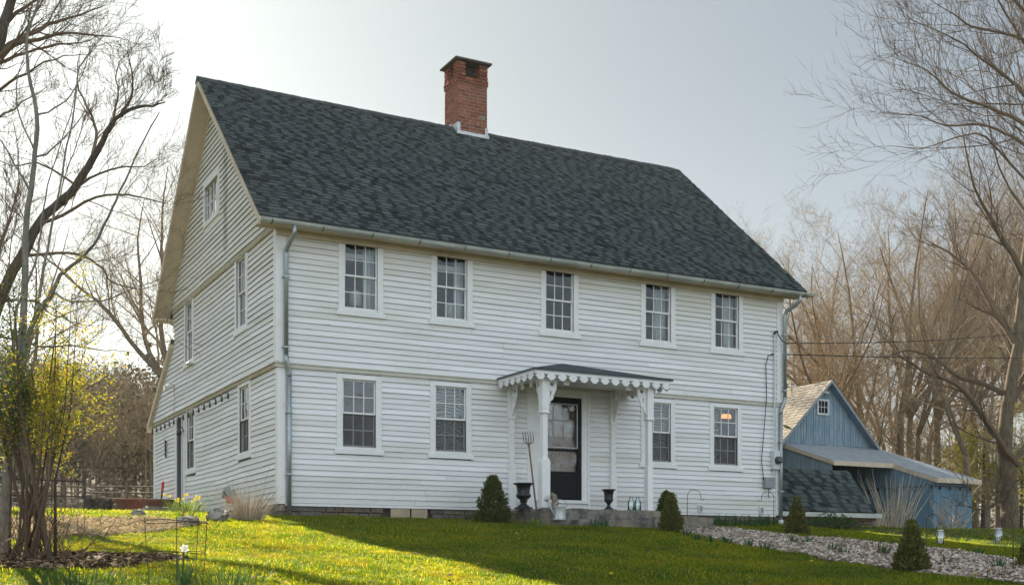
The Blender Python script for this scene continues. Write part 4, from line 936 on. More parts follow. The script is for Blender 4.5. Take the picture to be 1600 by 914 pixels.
# ------------------------------------------------------------------ barn with its open lean-to shed
BX0, BXA, BX1, BY = 28.65, 31.59, 34.55, 20.0
barn = empty('barn', (31.6,20,0), label='weathered blue board barn with steep tan shingle roof and grey roofed lean-to', cat='barn')
def vboards(mb, P, u0, u1, zlo, zhi, rg, wd=.16, t=.02):
    """vertical boards; zhi is a function of u; P(u,w,z)"""
    u = u0
    while u < u1-.01:
        q = min(u1, u+wd*rg.uniform(.75,1.25)); w_ = rg.uniform(0,.014); g = .014
        za, zb = zhi(u), zhi(q-g); zl = zlo+rg.uniform(-.02,.02)
        mb.add([P(u,w_,zl),P(q-g,w_,zl),P(q-g,w_,zb),P(u,w_,za),P(u,w_-t,zl),P(q-g,w_-t,zl),P(q-g,w_-t,zb),P(u,w_-t,za)], [(0,1,2,3),(4,7,6,5),(0,4,5,1),(1,5,6,2),(2,6,7,3),(3,7,4,0)]); u = q
GA = 7.12; GE = 4.18; gs = (GA-GE)/(BXA-BX0)
rg = random.Random(21)
gzt = lambda u: GA-.12-abs(u-BXA)*gs
mb = MB(); vboards(mb, lambda u,w_,z: Vector((u,BY-w_,z)), BX0+.15, BX1-.3, 4.2, gzt, rg); adopt(mb.build('gable_boards', M['barn']), barn)
mb = MB(); mb.box((BX0+.16,BY+.05,-.3),(BX1-.31,BY+8,4.2)); mb.prism([(BX0+.16,4.2),(BX1-.31,4.2),(BXA,GA-.2)], lambda a,b: (a,BY+.03,b), lambda a,b: (a,BY+8,b)); adopt(mb.build('barn_body', M['barnflat']), barn)
OV = .38; mb = MB()
for sgn in (-1, 1):
    xe = BX0 if sgn < 0 else BX1; n_ = 26
    ang = math.hypot(xe-BXA, GA-GE); cx_, sx_ = abs(xe-BXA)/ang, (GA-GE)/ang
    slope_shingles(mb, (lambda s_, xe_: (lambda u,v,h: Vector((xe_-s_*v*cx_+s_*h*sx_, u, GE+v*sx_+h*cx_))))(sgn, xe), BY-OV, BY+8, ang, .2, random.Random(5+sgn), (.15,.4))
adopt(mb.build('roof', M['barnroof']), barn)
mb = MB(); mb.prism([(BX0,GE-.02),(BXA,GA-.01),(BX1,GE-.02),(BX1-.03,GE-.1),(BXA,GA-.10),(BX0+.03,GE-.1)], lambda a,b: (a,BY-OV+.03,b), lambda a,b: (a,BY+7.9,b)); adopt(mb.build('roof_underside', M['barnflat']), barn)
mb = MB(); mb.prism([(BX0-.03,GE-.03),(BXA,GA+.02),(BX1+.03,GE-.03),(BX1-.05,GE-.12),(BXA,GA-.13),(BX0+.05,GE-.12)], lambda a,b: (a,BY-OV-.01,b), lambda a,b: (a,BY-OV+.025,b)); adopt(mb.build('rake_board', M['greyplastic']), barn)
wc = onY(1285,636,BY); mb = MB()
for a0,a1,b0,b1 in ((-.36,-.27,-.36,.36),(.27,.36,-.36,.36),(-.27,.27,.27,.36),(-.27,.27,-.36,-.27)): mb.box((wc.x+a0,BY-.06,wc.z+b0),(wc.x+a1,BY-.01,wc.z+b1))
bw = adopt(mb.build('window', M['flash']), barn)
mb = MB(); 
for i in (1,2): mb.box((wc.x-.27+.18*i-.012,BY-.04,wc.z-.27),(wc.x-.27+.18*i+.012,BY-.02,wc.z+.27))
mb.box((wc.x-.27,BY-.041,wc.z-.012),(wc.x+.27,BY-.019,wc.z+.012)); mb.build('muntins', M['flash'], bw)
mb = MB(); mb.box((wc.x-.27,BY-.015,wc.z-.27),(wc.x+.27,BY-.012,wc.z+.27)); mb.build('pane', M['black'], bw)
p = onY(1287,614,BY); mb = MB(); mb.tube([p, p+Vector((0,-.15,.02)), p+Vector((.12,-.2,-.02))], .05, 8); mb.tube([p+Vector((0,-.15,.02)), p+Vector((-.14,-.2,-.01))], .05, 8); adopt(mb.build('flood_light', M['whiteplastic']), barn)
# shed: roof in two reaches, both falling towards the camera
SX0, SXM, SX1 = 28.96, 32.3, 34.85; YA, YB = 16.8, 14.35
zs = lambda y: 4.17-(20-y)*(4.17-2.40)/(20-YB)
def slab(mb, x0,x1,y0,y1,top,th=.06): mb.prism([(y0,zs(y0)+top),(y1,zs(y1)+top),(y1,zs(y1)+top-th),(y0,zs(y0)+top-th)], lambda a,b: (x0,a,b), lambda a,b: (x1,a,b))
mb = MB(); slab(mb, SX0-.05, SXM, YA-.15, 19.99, .03); slab(mb, SXM+.001, SX1, YB-.15, 19.99, .03); shr = adopt(mb.build('shed_roof', M['shedroof']), barn)
mb = MB()
mb.box((SX0-.05,YA-.18,zs(YA)-.20),(SXM-.0,YA-.14,zs(YA)-.0)); mb.box((SXM,YB-.18,zs(YB)-.20),(SX1+.02,YB-.14,zs(YB)-.0))
slab(mb, SXM-.04, SXM-.002, YB-.15, YA-.14, -.0, .16); slab(mb, SX0-.08, SX0-.051, YA-.18, 19.9, .0, .14)
mb.tube([(SX1-.1,YB-.22,zs(YB)-.2),(SX1-.35,YB+.05,zs(YB)-.62)], .04, 8)
adopt(mb.build('shed_fascia', M['soffit']), barn)
mb = MB(); vboards(mb, lambda u,w_,z: Vector((SX0-w_,u,z)), YA+.05, 20, -.3, lambda u: zs(u)-.03, rg, .17)
mb.prism([(YA+.02,zs(YA)-.05),(YA+1.1,zs(YA)-.05),(YA+.02,zs(YA)-1.0)], lambda a,b: (SX0-.02,a,b), lambda a,b: (SX0+.0,a,b))
adopt(mb.build('shed_side', M['barn']), barn)
mb = MB(); vboards(mb, lambda u,w_,z: Vector((SXM-w_,u,z)), YB+.12, 19.9, -.3, lambda u: zs(u)-.03, rg, .3); adopt(mb.build('shed_partition', M['barnflat']), barn)
mb = MB(); vboards(mb, lambda u,w_,z: Vector((u,YB+.1-w_,z)), SXM+.02, SX1-.25, -.3, lambda u: zs(YB)-.05, rg, .14); adopt(mb.build('shed_door', M['barnflat']), barn)
mb = MB(); mb.box((SX1-.27,YB+.12,-.3),(SX1-.25,19.9,2.3)); mb.box((SXM+.05,YB+.3,2.35),(SX1-.3,YB+.34,2.42)); adopt(mb.build('shed_wall', M['barnflat']), barn)
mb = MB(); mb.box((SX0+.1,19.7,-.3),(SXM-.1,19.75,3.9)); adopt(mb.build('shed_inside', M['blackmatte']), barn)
for x in np.arange(SXM+.3, SX1-.3, .42):
    pass
sl2 = empty('string_light', (32.2,17,2.3), label='string of small dark bulbs along the blue wall of the barn lean-to', cat='string lights')
pts = [Vector((SXM-.06,y,2.12-.05*math.sin(y*5))) for y in np.arange(19.5,YB,-.25)]+[Vector((x,YB+.02,2.08)) for x in np.arange(SXM,SX1-.3,.3)]
mb = MB(); mb.tube(pts, .012, 4); adopt(mb.build('cord', M['cable']), sl2)
for i,p in enumerate(pts[::2]):
    if i == 0: mb = MB(); mb.lathe([(.02,0),(.05,-.06),(.045,-.12),(.01,-.15)], (0,0,0), 6); bb = mb.build('bulb', M['iron'], sl2); o = bb
    else: o = bb.copy(); C.objects.link(o)
    o.location = p-sl2.location

# ------------------------------------------------------------------ small things near the house
STEP_Z = -.055
def urn(x, y, z, s, prof, label):
    rt = empty('urn', (x,y,z), label=label, cat='urn')
    fl = lambda a,zz: 1+(.035*math.cos(16*a) if zz > .22*s else 0)
    mb = MB(); mb.lathe([(r*s,zz*s) for r,zz in prof], (0,0,0), 48, mod=fl); mb.build('bowl', M['iron'], rt, smooth=True)
    mb = MB(); mb.box((-.17*s,-.17*s,0),(.17*s,.17*s,.055*s)); mb.build('plinth', M['iron'], rt, bevel=.004)
    return rt
pw = [(.16,.05),(.15,.09),(.09,.12),(.07,.16),(.085,.19),(.11,.20),(.08,.23),(.13,.27),(.175,.31),(.185,.36),(.15,.40),(.16,.52),(.18,.60),(.25,.635),(.255,.66),(.2,.655),(.15,.58)]
u1_ = onY(818,779,-.75); urn(u1_.x, -.75, STEP_Z, .76, pw, 'ornate wide black cast iron urn left of the front door')
M['ironb'] = M['iron']
ps = [(.14,.05),(.13,.08),(.07,.12),(.045,.17),(.05,.22),(.10,.27),(.135,.32),(.125,.37),(.13,.5),(.155,.60),(.215,.64),(.22,.65),(.16,.63),(.12,.5)]
u2_ = onY(951,791,-.85); urn(u2_.x, -.85, STEP_Z, .66, ps, 'slender black cast iron urn right of the front door')
# bottles on the step
M['bottleglass'] = glass_mat('bottle_glass', .8, (.93,.97,.955), .1)
for i,(px_,lab) in enumerate(((986,'left of two clear glass milk bottles on the stone doorstep'),(996.5,'right of two clear glass milk bottles on the stone doorstep'))):
    q = onY(px_,793,-1.15); mb = MB()
    mb.lathe([(.001,.004),(.062,.004),(.068,.02),(.068,.16),(.055,.20),(.032,.235),(.030,.262),(.036,.265),(.036,.275),(.026,.275),(.024,.24),(.048,.20),(.06,.16),(.06,.02),(.001,.012)], (0,0,0), 20, mod=(lambda a,z_: 1+.03*math.cos(4*a)))
    o = mb.build('milk_bottle', M['bottleglass'], smooth=True, loc=(q.x,-1.15,STEP_Z)); tag(o, lab, 'bottle')
# watering can
q = onY(874,802,-1.78); wz = -.31
rt = empty('watering_can', (q.x,-1.78,wz+.02), label='galvanized watering can standing in front of the doorstep', cat='watering can')
mb = MB(); mb.lathe([(.12,0),(.125,.01),(.12,.05),(.115,.25),(.12,.26),(.105,.262)], (0,0,0), 24); mb.build('can', M['flash'], rt, smooth=True)
mb = MB(); mb.tube([(-.1,-.02,.05),(-.20,-.03,.22),(-.27,-.04,.34)], [.025,.02,.016], 10); sp_ = mb.build('spout', M['flash'], rt, smooth=True)
mb = MB(); mb.tube([(-.27,-.04,.34),(-.31,-.045,.39),(-.315,-.045,.395)], [.018,.06,.055], 14); mb.build('rose', M['flash'], sp_)
mb = MB(); mb.tube([(.1,0,.22),(.17,0,.28),(.12,0,.36),(.0,0,.38),(-.08,0,.3),(-.09,0,.26)], .008, 6); mb.build('handle', M['flash'], rt, smooth=True)
# piece of driftwood behind the can
q = onY(868,785,-1.55); mb = MB(); mb.tube([q+Vector((-.05,0,-.18)),q+Vector((0,0,0)),q+Vector((-.03,0,.12)),q+Vector((-.09,0,.17))], [.05,.075,.055,.03], 7); o = mb.build('wood_chunk', M['wood']); tag(o, 'brown weathered chunk of wood leaning between the porch post and the watering can', 'wood chunk')
mb = MB()
# pitchfork
base = onY(838,778,-.95); base.z = STEP_Z; top = onY(826,693,-.22)
rt = empty('pitchfork', base, label='old four tined pitchfork standing tines up against the wall by the porch post', cat='pitchfork')
d = (top-base); mb = MB(); mb.tube([(0,0,0), tuple(d*.5), tuple(d)], .017, 8); mb.build('handle', M['handle'], rt, smooth=True)
dn = d.normalized(); mb = MB()
for i in range(5):
    s_ = (i-2)*.052; mb.tube([d-dn*.02, d+Vector((s_*.5,0,.01)), d+Vector((s_*1.05,0,.04)), d+dn*.16+Vector((s_*1.1,-.02,0)), d+dn*.30+Vector((s_*1.1,-.01,0))], [.009,.009,.008,.007,.003], 5)
mb.build('tines', M['steel'], rt, smooth=True)
# rocks by the left corner
for i,(px_,py_,s_,lab) in enumerate(((293,822,.30,'rounded grey field stone left of the dry grass clump'),(340,815,.36,'angular tan field stone in front of the side wall'),(362,812,.2,'small pale stone beside the dry grass clump'),(216,806,.2,'small grey stone beside the terracotta tub'))):
    g_ = ground_at(px_,py_); me = rough_block(-.5,.5,-.35,.35,-.25,.30,amp=.30,seed=i*5+1)
    for v in me.vertices:
        n_ = v.co.normalized(); v.co = (v.co*.45+Vector((n_.x*.5,n_.y*.38,n_.z*.33))*.6)*s_
    me.materials.append(M['rock']); me.polygons.foreach_set('use_smooth',[True]*len(me.polygons)); o = bpy.data.objects.new('field_stone', me); C.objects.link(o); o.location = g_+Vector((0,0,s_*.18)); o.rotation_euler.z = i; tag(o, lab, 'stone', 'field stones by the left corner')
# pots, shovel, doorstep at the side door
g_ = ground_at(247,805); g_ = Vector((-1.35, 8.6, gz(-1.35,8.6)))
def tub(p, r, h, lab):
    mb = MB(); mb.lathe([(r*.7,0),(r*.85,h*.5),(r,h*.85),(r*1.05,h*.86),(r*1.05,h),(r*.95,h),(r*.9,h*.8),(.01,h*.75)], (0,0,0), 28); o = mb.build('terracotta_tub', M['terracotta'], smooth=False, loc=p); tag(o, lab, 'plant pot', 'terracotta tubs')
q = onX(246,793,-1.1); q = onY(246,800,8.2); tub((q.x,8.2,gz(q.x,8.2)-.02), .38, .34, 'terracotta tub beside the side door step')
q = onY(211,796,13.5); tub((q.x,13.5,q.z-.05), .55, .34, 'wider brown tub farther back beyond the house corner')
q = onY(251,790,8.7); rt = empty('shovel', (q.x,8.7,q.z), label='red handled tool leaning on the white side wall', cat='shovel')
tpv = onY(255,753,8.9)-q; mb = MB(); mb.tube([(0,0,0),tuple(tpv*.62)], .022, 8); mb.build('shaft', M['darkmetal'], rt); mb = MB(); mb.tube([tuple(tpv*.62),tuple(tpv)], [.03,.035], 8); mb.build('handle', M['red'], rt)
mb = MB(); mb.box((-.9,SDOOR[0]-.35,-.2),(-.03,SDOOR[1]-.1,.10), jit=.03, rng=rs); mb.v = []; mb.f = []; mb.m = []
o = join_blocks('side_doorstep', [rough_block(-.85,-.03,SDOOR[0]-.35,SDOOR[1],-.1,.20,amp=.05,seed=3), rough_block(-1.3,-.86,SDOOR[0]-.1,SDOOR[1]+.4,-.15,.12,amp=.05,seed=8)], M['rock']); tag(o, 'rough stone doorstep below the side door', 'doorstep')
# tomato cage
cg = Vector(atD(276,900,9.6)); cg.z = gz(cg.x,cg.y); rt = empty('plant_cage', cg, label='rusty wire plant support rings standing over the white daffodil', cat='plant cage')
for z_,r_ in ((.52,.25),(.27,.235)):
    mb = MB(); mb.tube([(r_*math.cos(a_),r_*math.sin(a_),z_+.012*math.sin(a_*2)) for a_ in np.linspace(0,2*math.pi,33)], .0035, 5); mb.build('ring', M['darkmetal'], rt)
for a_ in (2.9,.6,-.5,4.5):
    mb = MB(); mb.tube([(.25*math.cos(a_),.25*math.sin(a_),.55),(.235*math.cos(a_),.235*math.sin(a_),.27),(.2*math.cos(a_),.2*math.sin(a_),-.15)], .0035, 5); mb.build('stake', M['darkmetal'], rt)
def blade(mb, p, d, L, w_, bend, rg, n=4, mi=0):
    """a curved, folded strap leaf"""
    d = Vector(d).normalized(); side = d.cross(Vector((0,0,1))); side = side.normalized() if side.length > .01 else Vector((1,0,0))
    fall = Vector((d.x,d.y,0)); fall = fall.normalized() if fall.length > .01 else Vector((rg.uniform(-1,1),rg.uniform(-1,1),0)).normalized()
    vs = []
    for i in range(n+1):
        t = i/n; c = Vector(p)+d*(L*t)+fall*(bend*L*t*t)+Vector((0,0,-bend*L*t*t*.6)); ww = w_*(1-t**2.2)*.5+.0006
        vs += [c-side*ww, c+side*ww]
    mb.add(vs, [(2*i,2*i+1,2*i+3,2*i+2) for i in range(n)], mi)
def leaf_clump(name, p, n, L, w_, m, rg, spread=.5, rad=.1, bend=.35):
    mb = MB()
    for _ in range(n):
        a_ = rg.uniform(0,6.28); r_ = rad*math.sqrt(rg.random()); e_ = rg.uniform(.05,spread)
        blade(mb, (r_*math.cos(a_), r_*math.sin(a_), -.01), (math.cos(a_)*e_, math.sin(a_)*e_, 1), L*rg.uniform(.6,1.1), w_, bend*rg.random(), rg)
    return mb.build(name, m)
def flower(p, parent, petm, cenm, s, facing):
    f = Vector(facing).normalized(); u = f.orthogonal().normalized(); v = f.cross(u); mb = MB()
    for k in range(6):
        a_ = k*math.pi/3; d = u*math.cos(a_)+v*math.sin(a_); q = f.cross(d)
        c = Vector(p); mb.add([c, c+d*s*.55+q*s*.28+f*s*.05, c+d*s+f*s*.12, c+d*s*.55-q*s*.28+f*s*.05], [(0,1,2,3)])
    o = mb.build('petals', petm, parent); mb = MB(); mb.tube([Vector(p), Vector(p)+f*s*.3, Vector(p)+f*s*.5], [s*.15,s*.25,s*.36], 10, cap=False); mb.build('trumpet', cenm, parent)
rg = random.Random(77)
rt = empty('daffodil', cg+Vector((.03,-.05,0)), label='white daffodil in bloom inside the wire plant support', cat='daffodil')
o = leaf_clump('leaves', None, 26, .30, .012, M['bulbleaf'], rg, .45, .09, .3); o.parent = rt
mb = MB(); mb.tube([(0,0,0),(.01,0,.18),(.015,-.01,.30)], .004, 6); mb.build('stem', M['bulbleaf'], rt); flower((.015,-.02,.30), rt, M['petal'], M['petal'], .045, (.1,-1,.1)); 
rt2 = empty('grass_tuft', cg+Vector((.32,-.35,0)), label='tall dark green grass tuft right of the plant support', cat='grass tuft'); o = leaf_clump('leaves', None, 90, .20, .007, M['bulbleaf'], rg, .6, .35, .3); o.parent = rt2
rt2 = empty('grass_tuft', cg+Vector((-.75,-.15,0)), label='tall green grass tuft at the left bottom edge below the bush', cat='grass tuft'); o = leaf_clump('leaves', None, 120, .20, .007, M['bulbleaf'], rg, .6, .5, .3); o.parent = rt2
# yellow flowering clump by the side wall
g_ = onY(292,803,4.2); g_.z = gz(g_.x,4.2)
rt = empty('daffodil_clump', g_, label='clump of yellow daffodils and strap leaves beside the side door step', cat='daffodils')
o = leaf_clump('leaves', None, 110, .42, .022, M['hosta'], rg, .6, .42, .4); o.parent = rt
for i in range(14):
    x,y = rg.uniform(-.5,.5), rg.uniform(-.3,.3); z = rg.uniform(.25,.42); flower((x,y,z), rt, M['yellow'], M['yellow'], .036, (rg.uniform(-1,1),-1,rg.uniform(0,.5)))
# leafy clumps along the foundation and in the bed
def put_clump(px, py, n, L, w_, m, lab, cat='plant', rad=.12, spread=.5, name='bulb_leaves', y=None):
    g_ = ground_at(px,py) if y is None else onY(px,py,y); g_.z = gz(g_.x,g_.y)
    o = leaf_clump(name, None, n, L, w_, m, rg, spread, rad); o.location = g_; tag(o, lab, cat)
put_clump(777,812,24,.26,.02,M['bulbleaf'],'narrow green leaf clump in front of the basement panels', y=-.35)
put_clump(720,806,30,.22,.02,M['bulbleaf'],'sparse strap leaves against the foundation left of the round evergreen shrub', rad=.5, y=-.3)
put_clump(833,806,80,.20,.035,M['hosta'],'yellow green leafy plant below the porch post', 'leafy plant', .2, .9, 'leafy_plant', y=-2.0)
for px_,lab in ((927,'dark green leaf tuft left of the one with longer leaves in front of the doorstep'),(945,'dark green long leaf tuft in front of the middle of the doorstep')): put_clump(px_,822,16,.25,.022,M['bulbleaf'],lab,'plant',.08,.6,y=-2.15)
for i,px_ in enumerate((1110,1130,1150,1172,1188,1203)): put_clump(px_,812,34,.30,.028,M['bulbleaf'],'dark green bulb leaves at the foot of the wall below the utility box','plant',.22,.35,y=-.55); bpy.data.objects[-1] if False else None
for i,(px_,py_) in enumerate(((1072,838),(1090,846),(1112,850),(1135,850),(1170,856),(1195,860),(1262,850),(1300,862),(1320,868),(1380,868),(1480,882),(1560,890),(1240,850),(1410,862),(1530,868))):
    put_clump(px_,py_,14,.20,.026,M['bulbleaf'],'small tulip leaf tuft growing in the wood chip bed','plant',.06,.55)
for o in [q_ for q_ in C.objects if q_.get('label','').startswith('dark green bulb leaves')]: o['group'] = 'bulb leaf clumps along the wall'
for o in [q_ for q_ in C.objects if q_.get('label','').startswith('small tulip')]: o['group'] = 'tulip leaf tufts in the bed'
# shepherd hooks with hanging jars
def hook(px, pyb, pyt, w_px, label, y=None, base=None):
    g_ = base or ground_at(px,pyb); D_ = dist(g_); s_ = D_/F; top_z = CAM.z+(HZ-pyt)*s_; H = top_z-g_.z; wd = w_px*s_
    rt = empty('garden_hook', g_, label=label, cat='garden hook'); u = RR
    mb = MB(); pts = [Vector((0,0,-.05)), Vector((0,0,H-abs(wd)*.45))]+[u*(wd*.5-wd*.5*math.cos(a_))+Vector((0,0,H-abs(wd)*.45+abs(wd)*.45*math.sin(a_))) for a_ in np.linspace(.25,math.pi,10)]
    e_ = u*wd; pts += [e_+Vector((0,0,H-abs(wd)*.45-.05)), e_+u*(wd*.12)+Vector((0,0,H-abs(wd)*.45-.09)), e_+u*(wd*.26)+Vector((0,0,H-abs(wd)*.45-.05))]
    mb.tube(pts, .0065, 6); mb.build('rod', M['darkmetal'], rt, smooth=True); return g_+e_+u*wd*.12+Vector((0,0,H-abs(wd)*.45-.09))
hook(1074,802,765,21,'black shepherd hook in front of the wall right of the yellowish conifer', base=Vector((onY(1074,802,-.9).x,-.9,gz(9,-.9))))
hook(1209,829,768,-19,'black shepherd hook in front of the utility box', base=Vector((onY(1209,829,-1.2).x,-1.2,gz(11,-1.2))))
jt1 = hook(1448,858,803,19,'black shepherd hook holding the left glass jar')
jt2 = hook(1583,893,808,-22,'black shepherd hook holding the right glass jar')
M['jarglass'] = glass_mat('jar_glass', 1.0, (.93,.95,.94), .1); M['frost'] = glass_mat('jar_glass_ribbed', 1.6, (.80,.82,.80), 1.0)
for t_,px_,py_,lab in ((jt1,1469,838,'frosted glass jar lantern hanging from the left hook over the bed'),(jt2,1560,835,'frosted glass jar lantern hanging from the right hook over the bed')):
    D_ = dist(t_); s_ = D_/F; rt = empty('jar_lantern', t_, label=lab, cat='jar lantern')
    h = 20*s_; r_ = 6*s_; zt = CAM.z+(HZ-(py_-9))*s_-t_.z; off = atD(px_,py_,D_)-t_; ox, oy = off.x, off.y
    mb = MB(); mb.lathe([(.001,zt-h),(r_*.9,zt-h),(r_,zt-h*.93),(r_,zt-h*.2),(r_*.8,zt-h*.1),(r_*.75,zt)], (ox,oy,0), 16); mb.build('jar', M['frost'], rt, smooth=True)
    mb = MB(); mb.lathe([(r_*.8,zt),(r_*.85,zt+.0),(r_*.85,zt+h*.1),(.001,zt+h*.1)], (ox,oy,0), 16); mb.build('lid', M['flash'], rt)
    mb = MB(); a0_ = Vector((ox,oy,zt)); mb.tube([a0_-RR*r_*.8, a0_-RR*r_+Vector((0,0,h*.3)), Vector((ox*.5,oy*.5,max(.0,zt+h*.65))), a0_+RR*r_+Vector((0,0,h*.3)), a0_+RR*r_*.8], .004, 5); mb.build('bail', M['darkmetal'], rt)
# overhead cables
def cable(p, q, sag, r_, lab):
    n = 24; mb = MB(); mb.tube([Vector(p).lerp(Vector(q),i/n)-Vector((0,0,sag*4*(i/n)*(1-i/n))) for i in range(n+1)], r_, 5); o = mb.build('overhead_cable', M['cable']); tag(o, lab, 'cable')
s0 = Vector((ux+.2,-.25,3.8)); cable(s0, atD(1900,455,52), .6, .010, 'upper thick overhead cable running right from the house corner')
s1 = Vector((bx_+.05,-.1,3.56)); cable(s1, atD(1900,545,60), .25, .012, 'lower thin overhead wire running right from the house wall')
# far fence and small black railing at the left
def rail_fence(pts, h, rails, r_, postr, m, label, name='rail_fence', pickets=0):
    rt = empty(name, Vector(pts[0]), label=label, cat='fence'); P = []
    for a_,b_ in zip(pts, pts[1:]):
        n = max(1, int((Vector(b_)-Vector(a_)).length/2.4))
        for i in range(n): P.append(Vector(a_).lerp(Vector(b_), i/n))
    P.append(Vector(pts[-1])); P = [Vector((p.x,p.y,gz(p.x,p.y))) for p in P]; loc = rt.location
    for k in range(rails):
        mb = MB(); mb.tube([p-loc+Vector((0,0,h*(k+1)/rails)) for p in P], r_, 5); mb.build('rail', m, rt)
    for p in P: mb = MB(); mb.tube([p-loc+Vector((0,0,-.2)), p-loc+Vector((0,0,h*1.06))], postr, 6); mb.build('post', m, rt)
    if pickets:
        mb = MB()
        for a_,b_ in zip(P, P[1:]):
            for i in range(pickets): c = a_.lerp(b_, (i+.5)/pickets)-loc; mb.tube([c, c+Vector((0,0,h))], r_*.8, 4)
        mb.build('pickets', m, rt)
fa, fb = ground_at(-60,812), ground_at(235,807)
fa = atD(-80,800,44); fb = atD(300,800,40)
rail_fence([fa, fb], .85, 4, .03, .06, M['barkl'], 'long low wooden rail fence in front of the wooded hill')
ra, rb = atD(-20,810,22), atD(132,812,24)
rail_fence([ra, rb], .62, 2, .016, .022, M['iron'], 'low black metal garden railing behind the bush', 'garden_railing', 7)
g_ = ground_at(152,812); me = rough_block(-.2,.2,-.15,.15,-.12,.15,amp=.2,seed=11); me.materials.append(M['bark']); o = bpy.data.objects.new('tree_stump', me); C.objects.link(o); o.location = atD(152,806,27); o.location.z = gz(o.location.x,o.location.y)+.1; tag(o, 'dark broken stump on the grass near the rail fence', 'stump')
# ------------------------------------------------------------------ conifers
def conifer(px, pyb, pyt, wpx, m, label, y=None, n=3800, seed=0, round_=.5):
    g_ = ground_at(px,pyb) if y is None else onY(px,pyb,y); g_.z = gz(g_.x,g_.y)-.02
    s_ = dist(g_)/F; H = (pyb-pyt)*s_; Rd = wpx*.5*s_; rg = random.Random(seed)
    rt = empty('conifer_shrub', g_, label=label, cat='conifer')
    mb = MB(); mb.tube([(0,0,0),(0,0,H*.5),(.005,0,H*.97)], [.03,.018,.004], 6); mb.build('trunk', M['bark'], rt)
    mb = MB()
    # inner mass: a dense ragged core of short branch fans, then the outer shoots
    ns = max(90, n//26)
    for i in range(ns):
        t = ((i+.5)/ns)**1.25; a_ = i*2.39996+rg.uniform(-.3,.3); prof = (1-t)**(.55+.35*(1-round_))*(1 if t > .08 else .78+t*2.8)
        lump = 1+.22*noise.noise(Vector((math.cos(a_)*1.7+seed, math.sin(a_)*1.7, t*H*6)))+rg.uniform(-.16,.13)
        R1 = Rd*prof*lump; up_ = .10+.16*t+(.10 if round_ < .5 else 0)
        p0 = Vector((R1*.35*math.cos(a_), R1*.35*math.sin(a_), t*H*.93-.02)); p1 = Vector((R1*math.cos(a_), R1*math.sin(a_), min(H*1.01, t*H*.93+H*up_*.45)))
        ax = (p1-p0); 
        for q_ in range(30):
            f = rg.random()**.7; c = p0+ax*f; w_ = .028*(1.25-f); c += Vector((rg.gauss(0,w_),rg.gauss(0,w_),rg.gauss(0,w_))); dd = (ax.normalized()*1.1+Vector((rg.uniform(-1,1),rg.uniform(-1,1),rg.uniform(-.4,1)))).normalized(); L = rg.uniform(.02,.045)*(1.2 if f > .8 else 1); s2 = dd.cross(Vector((rg.uniform(-1,1),rg.uniform(-1,1),rg.uniform(-1,1)))).normalized()*.0055
            for k in range(2):
                d2 = (dd+Vector((rg.uniform(-.5,.5),rg.uniform(-.5,.5),rg.uniform(-.4,.5)))).normalized(); mb.add([c-s2, c+s2, c+d2*L*.6+s2, c+d2*L, c+d2*L*.6-s2], [(0,1,2,3,4)])
    mb.build('foliage', m, rt)
    return rt
conifer(770,809,735,60,M['conifer'],'broad rounded dwarf spruce left of the front porch',y=-.95,n=9000,seed=1,round_=1.0)
conifer(1041,808,754,44,M['conifer'],'dark dwarf spruce just right of the porch post, behind the yellowish one',y=-1.1,n=6000,seed=2,round_=.8)
conifer(1049,831,771,42,M['conifery'],'yellowish pointed dwarf conifer in front of the darker one by the porch',n=6000,seed=3,round_=.3)
conifer(1245,834,777,40,M['conifery'],'pointed dwarf conifer in front of the cellar hatch at the downspout',n=5000,seed=4,round_=.2)
conifer(1424,894,814,56,M['conifery'],'pointed dwarf conifer in the wood chip bed nearest the camera',n=7500,seed=5,round_=.25)
conifer(1604,889,846,30,M['conifery'],'dwarf conifer cut by the right edge of the picture',n=3000,seed=6,round_=.3)

# ------------------------------------------------------------------ bare trees
class Tree:
    def __init__(s, seed, twigmin=.004):
        s.rg = random.Random(seed); s.tr = MB(); s.cr = MB(); s.tips = []; s.rmin = twigmin
    def path(s, p, d, L, n, wob, up):
        pts = [Vector(p)]; d = Vector(d).normalized(); rg = s.rg
        for i in range(n):
            d = (d+Vector((rg.gauss(0,wob),rg.gauss(0,wob),rg.gauss(0,wob)+up))).normalized(); pts.append(pts[-1]+d*(L/n))
        return pts
    def branch(s, p, d, L, r, lev, kids, wob=.16, up=.05, mb=None, pts=None, tip=.25, kfrom=.2, ang=(28,62), kl=(.34,.62), kr=(.42,.62)):
        rg = s.rg; n = (12,9,7,5,3)[min(lev,4)]
        if pts is None: pts = s.path(p, d, L, n, wob, up)
        else: pts = [Vector(q) for q in pts]; n = len(pts)-1; L = sum((pts[i+1]-pts[i]).length for i in range(n))
        rad = [r*(1-(1-tip)*(i/n)**.9) for i in range(n+1)]
        (mb or s.cr).tube(pts, rad, (10,7,5,4,3)[min(lev,4)], cap=lev < 2)
        if lev >= len(kids): s.tips.append(pts[-1]); return
        K = kids[lev]; K = max(1, int(K*rg.uniform(.8,1.2)))
        for k in range(K):
            f = kfrom+(1-kfrom)*((k+rg.random())/K); i = min(n-1, int(f*n)); q = pts[i].lerp(pts[i+1], f*n-i); a = (pts[i+1]-pts[i]).normalized()
            o = a.orthogonal().normalized(); o.rotate(Matrix.Rotation(rg.uniform(0,6.283),3,a)); th = R(rg.uniform(*ang)); dd = a*math.cos(th)+o*math.sin(th)
            if lev >= 1: dd.z += .12
            s.branch(q, dd, L*rg.uniform(*kl)*(1.15-.5*f), max(s.rmin, (r*(1-(1-tip)*f))*rg.uniform(*kr)), lev+1, kids, wob*1.1, up, None, None, tip, .15, ang, (.42,.72) if lev >= 1 else kl, (.45,.62))
